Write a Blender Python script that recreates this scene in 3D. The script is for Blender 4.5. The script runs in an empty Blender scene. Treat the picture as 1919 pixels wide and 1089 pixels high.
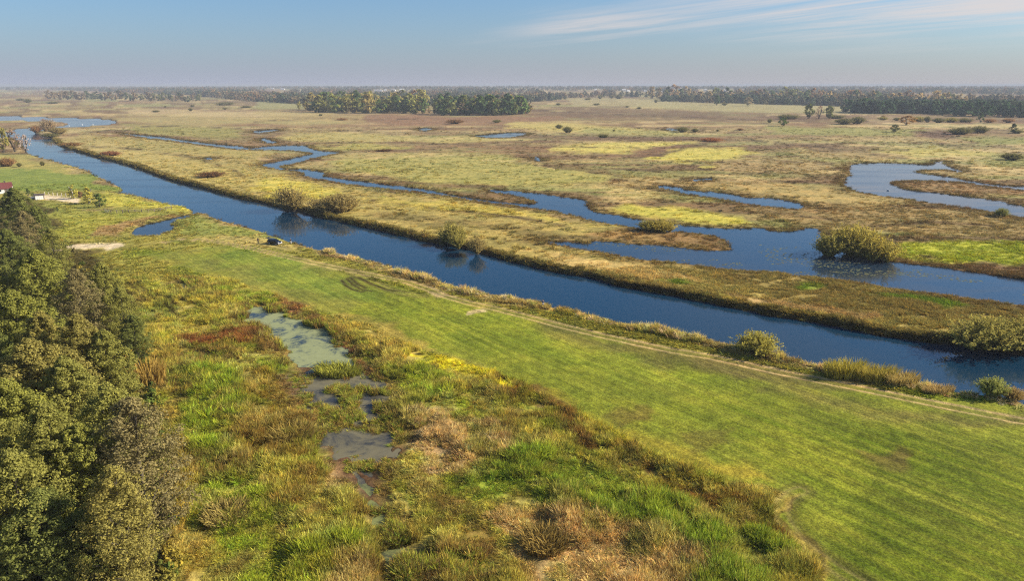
import bpy, bmesh, math, random
import numpy as np
from mathutils import Vector, Matrix

C = bpy.context.scene.collection
scn = bpy.context.scene
random.seed(7)
RNG = np.random.default_rng(7)

# ------------------------------------------------------------------ camera
H, FPX, HORIZON = 48.0, 1320.0, 158.0
PITCH = math.atan((544.5 - HORIZON) / FPX)
cam_d = bpy.data.cameras.new("camera")
cam = bpy.data.objects.new("camera", cam_d)
C.objects.link(cam)
cam.location = (0, 0, H)
cam.rotation_euler = (math.pi / 2 - PITCH, 0, 0)
cam_d.sensor_width = 36
cam_d.lens = 36 * FPX / 1919
cam_d.clip_start = 1
cam_d.clip_end = 80000
scn.camera = cam

# ------------------------------------------------------------------ sky, sun, exposure
SUN_EL, SUN_AZ = math.radians(29), math.radians(85)      # azimuth clockwise from +Y (the view heading)
SUN_DIR = Vector((math.cos(SUN_EL) * math.sin(SUN_AZ), math.cos(SUN_EL) * math.cos(SUN_AZ), math.sin(SUN_EL)))
w = bpy.data.worlds.new("World")
scn.world = w
w.use_nodes = True
nt = w.node_tree
nt.nodes.clear()


def N(t, typ, **kw):
    n = t.nodes.new(typ)
    for k, v in kw.items():
        setattr(n, k, v)
    return n


def math_node(t, op, a, b=None, c=None, clamp=False):
    n = N(t, 'ShaderNodeMath', operation=op, use_clamp=clamp)
    for i, v in enumerate((a, b, c)):
        if v is None:
            continue
        if isinstance(v, (int, float)):
            n.inputs[i].default_value = v
        else:
            t.links.new(v, n.inputs[i])
    return n.outputs[0]


def mix_col(t, fac, a, b, blend='MIX'):
    n = N(t, 'ShaderNodeMix', data_type='RGBA', blend_type=blend)
    for s, v in ((n.inputs[0], fac), (n.inputs[6], a), (n.inputs[7], b)):
        if isinstance(v, (int, float)):
            s.default_value = v
        elif isinstance(v, tuple):
            s.default_value = v if len(v) == 4 else (*v, 1)
        else:
            t.links.new(v, s)
    return n.outputs[2]


def maprange(t, v, a, b, c=0.0, d=1.0, smooth=True):
    n = N(t, 'ShaderNodeMapRange', interpolation_type='SMOOTHSTEP' if smooth else 'LINEAR')
    t.links.new(v, n.inputs[0])
    for i, x in enumerate((a, b, c, d)):
        n.inputs[i + 1].default_value = x
    return n.outputs[0]


sky = N(nt, 'ShaderNodeTexSky', sky_type='NISHITA', sun_disc=False)
sky.sun_elevation = SUN_EL
sky.sun_rotation = SUN_AZ
sky.altitude = 100
sky.air_density = 1.0
sky.dust_density = 1.2
sky.ozone_density = 2.0
geo = N(nt, 'ShaderNodeTexCoord')
sep = N(nt, 'ShaderNodeSeparateXYZ')
nt.links.new(geo.outputs['Generated'], sep.inputs[0])
SX, SY, SZ = sep.outputs
SKY_K = 0.062
skyc = N(nt, 'ShaderNodeVectorMath', operation='SCALE')
nt.links.new(sky.outputs[0], skyc.inputs[0])
skyc.inputs[3].default_value = SKY_K
blue = mix_col(nt, 1.0, skyc.outputs[0], (0.60, 0.91, 1.22), 'MULTIPLY')
# low mauve-grey haze that lies round the whole horizon
hz = math_node(nt, 'EXPONENT', math_node(nt, 'MULTIPLY', math_node(nt, 'MAXIMUM', SZ, 0.0), -15.0))
hz = math_node(nt, 'MULTIPLY', hz, 0.93)
side = maprange(nt, SX, -0.5, 0.7)
hazecol = mix_col(nt, side, (0.240, 0.255, 0.315), (0.275, 0.265, 0.28))
base = mix_col(nt, hz, blue, hazecol)
# thin cirrus, noise on a flat layer far above
inv = math_node(nt, 'DIVIDE', 1.0, math_node(nt, 'ADD', math_node(nt, 'MAXIMUM', SZ, 0.0), 0.035))
cx = math_node(nt, 'MULTIPLY', SX, inv)
cy = math_node(nt, 'MULTIPLY', SY, inv)
comb = N(nt, 'ShaderNodeCombineXYZ')
nt.links.new(cx, comb.inputs[0]); nt.links.new(cy, comb.inputs[1])
mp = N(nt, 'ShaderNodeMapping')
mp.inputs['Rotation'].default_value = (0, 0, math.radians(57))
nt.links.new(comb.outputs[0], mp.inputs[0])
nz = N(nt, 'ShaderNodeTexNoise')
nz.inputs['Scale'].default_value = 1.0
nz.inputs['Detail'].default_value = 9
nz.inputs['Roughness'].default_value = 0.62
nz.inputs['Distortion'].default_value = 0.5
mp2 = N(nt, 'ShaderNodeMapping')
mp2.inputs['Scale'].default_value = (0.15, 0.62, 1)
mp2.inputs['Location'].default_value = (3.1, 1.4, 0)
nt.links.new(mp.outputs[0], mp2.inputs[0])
nt.links.new(mp2.outputs[0], nz.inputs[0])
nb = N(nt, 'ShaderNodeTexNoise')
nb.inputs['Scale'].default_value = 0.16
nb.inputs['Detail'].default_value = 2
nt.links.new(comb.outputs[0], nb.inputs[0])
big = maprange(nt, math_node(nt, 'ADD', nb.outputs[0], math_node(nt, 'MULTIPLY', SX, 0.45)), 0.50, 0.72)
cl = maprange(nt, nz.outputs[0], 0.41, 0.64)
cl = math_node(nt, 'MULTIPLY', cl, big)
cl = math_node(nt, 'MULTIPLY', cl, maprange(nt, SZ, 0.028, 0.075))
cl = math_node(nt, 'MULTIPLY', cl, 0.88)
fin = mix_col(nt, cl, base, (0.40, 0.365, 0.355))
bg = N(nt, 'ShaderNodeBackground')
nt.links.new(fin, bg.inputs[0])
bg.inputs[1].default_value = 1.0
wo = N(nt, 'ShaderNodeOutputWorld')
nt.links.new(bg.outputs[0], wo.inputs[0])

sl = bpy.data.lights.new("sun", 'SUN')
sl.energy = 5.0
sl.angle = math.radians(0.5)
sl.color = (1.0, 0.90, 0.76)
sun = bpy.data.objects.new("sun", sl)
C.objects.link(sun)
sun.location = SUN_DIR * 300
sun.rotation_euler = SUN_DIR.to_track_quat('Z', 'Y').to_euler()

scn.view_settings.view_transform = 'Standard'
scn.view_settings.look = 'None'
scn.view_settings.gamma = 1
scn.view_settings.use_curve_mapping = False
scn.view_settings.exposure = 0.92
scn.cycles.use_denoising = False
scn.cycles.filter_width = 1.2
scn.cycles.max_bounces = 6
scn.cycles.diffuse_bounces = 2
scn.cycles.transmission_bounces = 3
scn.cycles.volume_bounces = 0
scn.cycles.transparent_max_bounces = 6

# ------------------------------------------------------------------ pixel -> place, noise, polygons
SP, CP = math.sin(PITCH), math.cos(PITCH)


def ray(x, y):
    u = (np.asarray(x, float) - 959.5) / FPX
    v = (np.asarray(y, float) - 544.5) / FPX
    return u, CP - v * SP, -SP - v * CP


def rise(X, Y):
    r = np.hypot(X, Y)
    t = np.clip((r - 1700) / 4200, 0, 1)
    lat = np.clip((np.arctan2(X, Y) + 0.62) / 0.5, 0, 1)
    return 17.0 * t * t * (3 - 2 * t) * (0.35 + 0.65 * lat * lat * (3 - 2 * lat))


def at(x, y, z=0.0):
    """the place on the level z that the survey photo shows at (x, y); follows the far rise"""
    dx, dy, dz = ray(x, y)
    t = (z - H) / np.minimum(dz, -0.0012)
    for _ in range(12):
        zz = z + rise(dx * t, dy * t)
        t = 0.5 * t + 0.5 * (zz - H) / np.minimum(dz, -0.0012)
    return dx * t, dy * t


def topx(X, Y, Z=0.0):
    f = Y * CP - (Z - H) * SP
    up = Y * SP + (Z - H) * CP
    f = np.where(f > 1e-3, f, 1e-3)
    return 959.5 + FPX * X / f, 544.5 - FPX * up / f


def _hash(ix, iy, s):
    n = (ix * 374761393 + iy * 668265263 + s * 974634777) & 0xFFFFFFFF
    n = ((n ^ (n >> 13)) * 1274126177) & 0xFFFFFFFF
    n = ((n ^ (n >> 16)) * 2246822519) & 0xFFFFFFFF
    return ((n ^ (n >> 15)) & 0xFFFFFF) / float(0xFFFFFF)


def vnoise(x, y, s=0):
    ix = np.floor(x).astype(np.int64); iy = np.floor(y).astype(np.int64)
    fx = x - ix; fy = y - iy
    fx = fx * fx * (3 - 2 * fx); fy = fy * fy * (3 - 2 * fy)
    a = _hash(ix, iy, s); b = _hash(ix + 1, iy, s)
    c = _hash(ix, iy + 1, s); d = _hash(ix + 1, iy + 1, s)
    return (a * (1 - fx) + b * fx) * (1 - fy) + (c * (1 - fx) + d * fx) * fy


def fbm(x, y, s=0, o=4):
    t = 0; a = 0.5; k = 0
    for i in range(o):
        t = t + a * vnoise(x * 2 ** i + 17.3 * i, y * 2 ** i - 9.1 * i, s + i)
        k += a; a *= 0.55
    return t / k


def sstep(a, b, x):
    t = np.clip((x - a) / (b - a), 0, 1)
    return t * t * (3 - 2 * t)


def chaikin(p, n=1):
    p = np.asarray(p, float)
    for _ in range(n):
        q = np.roll(p, -1, 0)
        p = np.stack([0.8 * p + 0.2 * q, 0.2 * p + 0.8 * q], 1).reshape(-1, 2)
    return p


def chaikin_open(p):
    p = np.asarray(p, float)
    for _ in range(2):
        q = np.empty((2 * len(p), 2)); q[0] = p[0]; q[-1] = p[-1]
        q[1:-1:2] = .75 * p[:-1] + .25 * p[1:]; q[2:-1:2] = .25 * p[:-1] + .75 * p[1:]
        p = q
    return p.T


def poly_sd(x, y, poly, margin):
    """signed distance, negative inside; beyond margin of the box it is just 'far'"""
    out = np.full(x.shape, 1e6)
    lo = poly.min(0) - margin; hi = poly.max(0) + margin
    idx = np.nonzero((x > lo[0]) & (x < hi[0]) & (y > lo[1]) & (y < hi[1]))[0]
    if len(idx) == 0:
        return out
    px = x[idx]; py = y[idx]
    d = np.full(px.shape, 1e12); ins = np.zeros(px.shape, bool)
    q = np.roll(poly, -1, 0)
    for (ax, ay), (bx, by) in zip(poly, q):
        ex, ey = bx - ax, by - ay
        L = ex * ex + ey * ey + 1e-12
        t = np.clip(((px - ax) * ex + (py - ay) * ey) / L, 0, 1)
        dx = px - ax - t * ex; dy = py - ay - t * ey
        np.minimum(d, dx * dx + dy * dy, out=d)
        if ey != 0:
            c = ((ay > py) != (by > py)) & (px < ex * (py - ay) / ey + ax)
            ins ^= c
    out[idx] = np.where(ins, -1, 1) * np.sqrt(d)
    return out


def line_d(x, y, pts, margin):
    pts = np.asarray(pts, float)
    out = np.full(x.shape, 1e6)
    lo = pts.min(0) - margin; hi = pts.max(0) + margin
    idx = np.nonzero((x > lo[0]) & (x < hi[0]) & (y > lo[1]) & (y < hi[1]))[0]
    if len(idx) == 0:
        return out
    px = x[idx]; py = y[idx]
    d = np.full(px.shape, 1e12)
    for (ax, ay), (bx, by) in zip(pts[:-1], pts[1:]):
        ex, ey = bx - ax, by - ay
        t = np.clip(((px - ax) * ex + (py - ay) * ey) / (ex * ex + ey * ey + 1e-12), 0, 1)
        np.minimum(d, (px - ax - t * ex) ** 2 + (py - ay - t * ey) ** 2, out=d)
    out[idx] = np.sqrt(d)
    return out


# ------------------------------------------------------------------ survey of the waters (read off the photograph)
RIVER = [(-300, 215), (0, 217), (75, 220), (165, 222), (190, 223), (213, 226), (220, 229), (214, 232), (190, 234.5), (160, 237),
 (130, 238.5), (118, 240), (98, 241.5), (82, 244), (70, 247), (67, 250), (74, 253), (95, 257), (100, 262), (112, 272), (130, 279), (150, 284),
 (185, 295), (200, 298), (250, 311), (300, 330), (330, 340), (380, 352), (420, 364), (460, 374), (500, 382), (520, 388),
 (560, 393), (600, 407), (640, 415), (680, 425), (720, 433), (780, 448), (820, 457), (860, 462), (900, 473), (960, 490),
 (1030, 507), (1080, 517), (1100, 517), (1150, 533), (1210, 545), (1280, 557), (1340, 570), (1400, 582), (1440, 590),
 (1500, 600), (1560, 610), (1620, 623), (1680, 632), (1740, 642), (1790, 648), (1850, 655), (1919, 668), (2500, 775),
 (2500, 900), (1919, 768), (1850, 752), (1800, 747), (1730, 733), (1660, 718), (1600, 708), (1550, 700), (1500, 687), (1440, 672),
 (1400, 662), (1365, 654), (1300, 641), (1260, 632), (1200, 620), (1150, 612), (1110, 600), (1050, 585), (1000, 573),
 (932, 562), (882, 556), (850, 545), (800, 527), (760, 514), (700, 497), (642, 483), (602, 473), (562, 463), (532, 452),
 (502, 443), (482, 434), (460, 429), (430, 420), (405, 413), (385, 403), (366, 402.5), (359, 401), (360, 395), (332, 388), (312, 385), (290, 377),
 (257, 368), (228, 365), (212, 362), (222, 361), (231, 356), (216, 348), (200, 341), (180, 332), (168, 324), (150, 316),
 (110, 306), (75, 296), (55, 290), (45, 280), (25, 262), (5, 257), (-60, 254), (-60, 249), (8, 249), (25, 243), (45, 240),
 (70, 238), (95, 237.5), (115, 236.5), (130, 233), (125, 230), (90, 227.5), (40, 226), (0, 225), (-300, 224)]
CHANNEL = [(212, 247.5), (250, 251.5), (310, 257), (350, 263.5), (400, 269.5), (440, 273), (475, 278), (497, 274), (540, 272),
 (577, 272.5), (582, 278), (600, 283), (640, 285), (625, 289), (600, 293), (575, 300), (550, 307), (518, 312.5), (545, 318),
 (565, 317), (600, 321), (611, 327), (604, 331), (640, 335), (680, 340), (720, 346), (760, 350), (800, 355), (830, 362),
 (880, 371), (930, 378), (955, 379.5), (990, 383), (1006, 382), (1006, 377), (985, 372), (960, 366), (920, 360), (911, 356.5),
 (918, 355), (960, 358), (1010, 363), (1050, 369), (1085, 372), (1101, 377), (1098, 385), (1103, 393), (1125, 399), (1200, 412),
 (1260, 420), (1310, 425), (1360, 429), (1430, 427), (1445, 433), (1489, 435), (1516, 427), (1536, 432), (1540, 445), (1570, 465), (1610, 478),
 (1659, 490), (1714, 496), (1764, 502), (1839, 512), (1919, 524), (2500, 605), (2500, 650), (1919, 572), (1789, 556), (1689, 544), (1639, 535), (1589, 526),
 (1539, 521), (1489, 516), (1439, 510), (1372, 507), (1335, 502), (1260, 492), (1210, 487), (1160, 481), (1122, 472),
 (1085, 465), (1047, 459), (997, 451.5), (985, 449), (997, 449.5), (1022, 452), (1072, 455), (1105, 458), (1110, 452), (1155, 454), (1192, 459),
 (1235, 460), (1285, 466), (1335, 470), (1365, 471), (1372, 467), (1360, 455), (1352, 447), (1322, 439), (1292, 435),
 (1255, 434), (1205, 430), (1185, 426), (1115, 415), (1067, 401), (1010, 391.5), (960, 384.5), (900, 377), (850, 369.5), (800, 361), (758, 357),
 (700, 351), (650, 345), (600, 336), (567, 330), (571, 324), (545, 319.5), (510, 315), (488, 311), (492, 307), (530, 301.5), (560, 293), (586, 289),
 (582, 286), (550, 282), (500, 281), (440, 280), (400, 274), (330, 265), (260, 257)]
OXBOW = [(1592, 309), (1610, 306), (1650, 305), (1700, 307), (1745, 309.5), (1755, 303), (1768, 300), (1771, 308), (1779, 313),
 (1808, 322), (1790, 321.5), (1772, 318), (1740, 318), (1716, 320.5), (1722, 325), (1760, 329), (1795, 335), (1850, 345), (1919, 351), (2300, 373),
 (2300, 382), (1919, 357), (1860, 350.5), (1815, 343), (1760, 338.5), (1705, 338.5), (1672, 341), (1668, 344), (1690, 353), (1730, 360), (1800, 367),
 (1860, 375), (1919, 387), (2300, 455), (2300, 480), (1919, 410), (1840, 395), (1760, 382), (1700, 373), (1640, 366), (1600, 358), (1582, 346),
 (1586, 335), (1598, 326), (1590, 319)]
POOLS = {
 'reach': [(1223, 347), (1260, 350), (1307, 359), (1360, 362), (1397, 371), (1439, 371), (1464, 375), (1501, 381), (1513, 387), (1494, 392),
           (1439, 387), (1397, 381), (1360, 373), (1310, 367), (1260, 357)],
 'a': [(883, 254.5), (917, 252), (958, 248), (990, 248.5), (984, 253), (955, 258), (920, 259)],
 'b': [(778, 242), (795, 239), (817, 242), (792, 246)],
 'c': [(468, 247), (505, 242.5), (532, 243), (508, 247.5), (478, 250)],
 'd': [(488, 259), (497, 258), (522, 267), (508, 270), (488, 264)],
 'e': [(374, 295.5), (399, 295), (396, 299), (382, 299)],
 'f': [(1001, 294), (1018, 297), (1012, 303), (1003, 301)],
 'g': [(1245, 241), (1274, 242), (1273, 245), (1250, 244.5)],
 'h': [(1298, 336), (1340, 333), (1336, 337), (1308, 340)],
}
NEARPOND = [(246, 436), (252, 442), (275, 443), (300, 441), (325, 431), (328, 424), (320, 419), (328, 414), (350, 408), (364, 402),
            (352, 403), (325, 408), (300, 415), (275, 420), (258, 426)]
MARSHPOND = [(442, 602), (452, 586), (470, 577), (488, 573), (512, 580), (548, 590), (580, 600), (602, 612), (618, 630), (638, 646),
             (660, 658), (676, 676), (690, 694), (660, 698), (620, 692), (584, 694), (556, 684), (536, 664), (510, 654), (504, 640), (512, 626), (498, 616), (470, 616)]
MUDPOOL = [(540, 706), (600, 690), (660, 692), (700, 706), (722, 740), (738, 790), (736, 850), (712, 890), (676, 905), (640, 880), (604, 826), (580, 780), (556, 744)]
MARSHPOOLS = {
 'p2': [(338, 660), (346, 680), (380, 685), (412, 683), (419, 673), (380, 666)],
 'p3': [(311, 726), (330, 723), (355, 724), (361, 735), (338, 737), (316, 735)],
 'p4': [(326, 532), (350, 527), (378, 533), (362, 541), (358, 553), (345, 553), (342, 540)],
 'p5': [(375, 878), (402, 872), (424, 880), (414, 896), (388, 898)],
 'p6': [(826, 1058), (860, 1046), (900, 1056), (930, 1075), (905, 1092), (850, 1085)],
 'p7': [(640, 862), (660, 890), (680, 920), (694, 934), (698, 926), (684, 905), (668, 876), (652, 858)],
 'p8': [(692, 940), (706, 972), (716, 1002), (722, 1030), (716, 1070), (720, 1130), (770, 1130), (776, 1086), (800, 1066), (792, 1052), (762, 1040), (738, 1018), (722, 984), (702, 948)],
}
Z_RIVER, Z_POOL, Z_CHAN = -1.0, -0.3, -0.22


def wpoly(p, z):
    q = chaikin(p)
    X, Y = at(q[:, 0], q[:, 1], z)
    return np.stack([X, Y], 1)


# name, world polygon, level, bank width, shore wobble
BODIES = [('river', wpoly(RIVER, Z_RIVER), Z_RIVER, 1.0, 0.9),
          ('side_channel', wpoly(CHANNEL, Z_CHAN), Z_CHAN, 3.0, 1.5),
          ('oxbow_lake', wpoly(OXBOW, Z_CHAN), Z_CHAN, 4.0, 2.0)]
for k, p in POOLS.items():
    BODIES.append(('flood_pool', wpoly(p, Z_CHAN), Z_CHAN, 6.0, 3.0))
BODIES.append(('inlet_pond', wpoly(NEARPOND, -.45), -.45, 3.0, 0.8))
BODIES.append(('duckweed_pond', wpoly(MARSHPOND, Z_POOL), Z_POOL, 5.0, 3.4))
BODIES.append(('mud_pool', wpoly(MUDPOOL, Z_POOL), Z_POOL, 5.0, 3.4))
for k, p in MARSHPOOLS.items():
    BODIES.append(('marsh_pool', wpoly(p, Z_POOL), Z_POOL, 2.5, 1.3))


def water(X, Y):
    """signed distance to every water, wobbling shores"""
    r = np.hypot(X, Y)
    out = []
    n1 = fbm(X / 7, Y / 7, 31, 3) - 0.5
    n2 = fbm(X / 1.7, Y / 1.7, 37, 2) - 0.5
    for nm, poly, z, bw, wob in BODIES:
        s = poly_sd(X, Y, poly, 45 if nm != 'river' else 60)
        out.append(np.where(s < 1e5, s + wob * (1.6 * n1 + 0.7 * n2), s))
    return out


TRACK = [(228, 463), (300, 456), (340, 449.5), (380, 450), (430, 457), (480, 467), (540, 482), (600, 495.5), (640, 504), (700, 516),
         (760, 528), (800, 541), (830, 554), (880, 569), (930, 580), (990, 595), (1060, 613), (1120, 627), (1200, 644), (1260, 656),
         (1330, 667), (1380, 678), (1440, 692), (1520, 709), (1600, 726), (1680, 743), (1760, 760), (1840, 776), (1919, 791), (2300, 870)]
TRACKB = [(338, 446), (400, 441), (460, 448), (500, 459), (560, 472)]
TRACKC = [(655, 508), (690, 525), (720, 540), (752, 550), (790, 556)]
TW = np.stack(at(*np.array(TRACK).T), 1)
TWB = np.stack(at(*np.array(TRACKB).T), 1)
TWC = np.stack(at(*np.array(TRACKC).T), 1)
TRACKD = [(1500, 922), (1478, 932), (1462, 948), (1466, 980), (1506, 1026), (1600, 1089), (1680, 1130)]
TWD = np.stack(at(*chaikin_open(TRACKD)), 1)
ARCS = [np.stack(at(*np.array(p, float).T), 1) for p in (
    [(640, 525), (648, 535), (660, 543), (680, 547)], [(650, 522), (660, 533), (676, 542), (695, 546)], [(657, 520), (668, 531), (685, 540)],
    [(672, 520), (695, 532), (722, 542), (745, 547)], [(240, 530), (262, 548), (300, 570), (322, 580), (330, 592)],
    [(232, 540), (250, 556), (280, 574)], [(228, 552), (245, 570), (268, 582)], [(250, 525), (275, 545), (305, 560), (330, 572)])]


def track_d(X, Y):
    d = line_d(X, Y, TW, 8)
    d2 = np.minimum(np.minimum(line_d(X, Y, TWB, 8), line_d(X, Y, TWC, 8)), line_d(X, Y, TWD, 8))
    return d, d2


def height(X, Y, sds=None):
    if sds is None:
        sds = water(X, Y)
    z = rise(X, Y)
    z = z + 0.5 * (fbm(X / 40, Y / 40, 3, 3) - 0.5) + 0.16 * (fbm(X / 2.3, Y / 2.3, 5, 3) - 0.5)
    r = np.hypot(X, Y)
    for (nm, poly, wz, bw, wob), s in zip(BODIES, sds):
        near = s < bw + 20
        if not near.any():
            continue
        sn = s[near]
        land = wz + (z[near] - wz) * sstep(-0.05, 1, sn / bw) + 0.02 * np.clip(sn, 0, 1)
        bed = wz + np.clip(sn, -8, 0) * 0.35
        z[near] = np.where(sn > 0, land, bed)
    d, d2 = track_d(X, Y)
    z = z - 0.10 * np.exp(-((d - 0.85) / 0.35) ** 2) - 0.05 * np.exp(-((d2 - 0.8) / 0.4) ** 2)
    return z


# ------------------------------------------------------------------ land cover (colours of the plants and soils; the river bank also has painted shade)
GAIN = 0.92


def L(r, g, b, k=1.0):
    c = np.array([r, g, b], float) / 255
    return np.where(c < 0.04045, c / 12.92, ((c + 0.055) / 1.055) ** 2.4) * GAIN * k


def ext(p):
    q = []
    for x, y in p:
        x2 = 2800 if x >= 1915 else (-900 if x <= 4 else x)
        y2 = 1800 if y >= 1085 else y
        q.append((x2, y2))
    return np.array(q, float)


STRAW, TAN, OLIVE, GREEN = L(186, 160, 88), L(176, 150, 92), L(140, 134, 66), L(118, 134, 40)
BRIGHT, YELLOW, BROWN, RUST = L(112, 138, 34), L(190, 182, 58), L(112, 88, 52), L(128, 80, 48)
MUD, SAND, DARKG, PALE = L(112, 104, 84), L(205, 188, 150), L(84, 98, 30), L(196, 172, 122)

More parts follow.
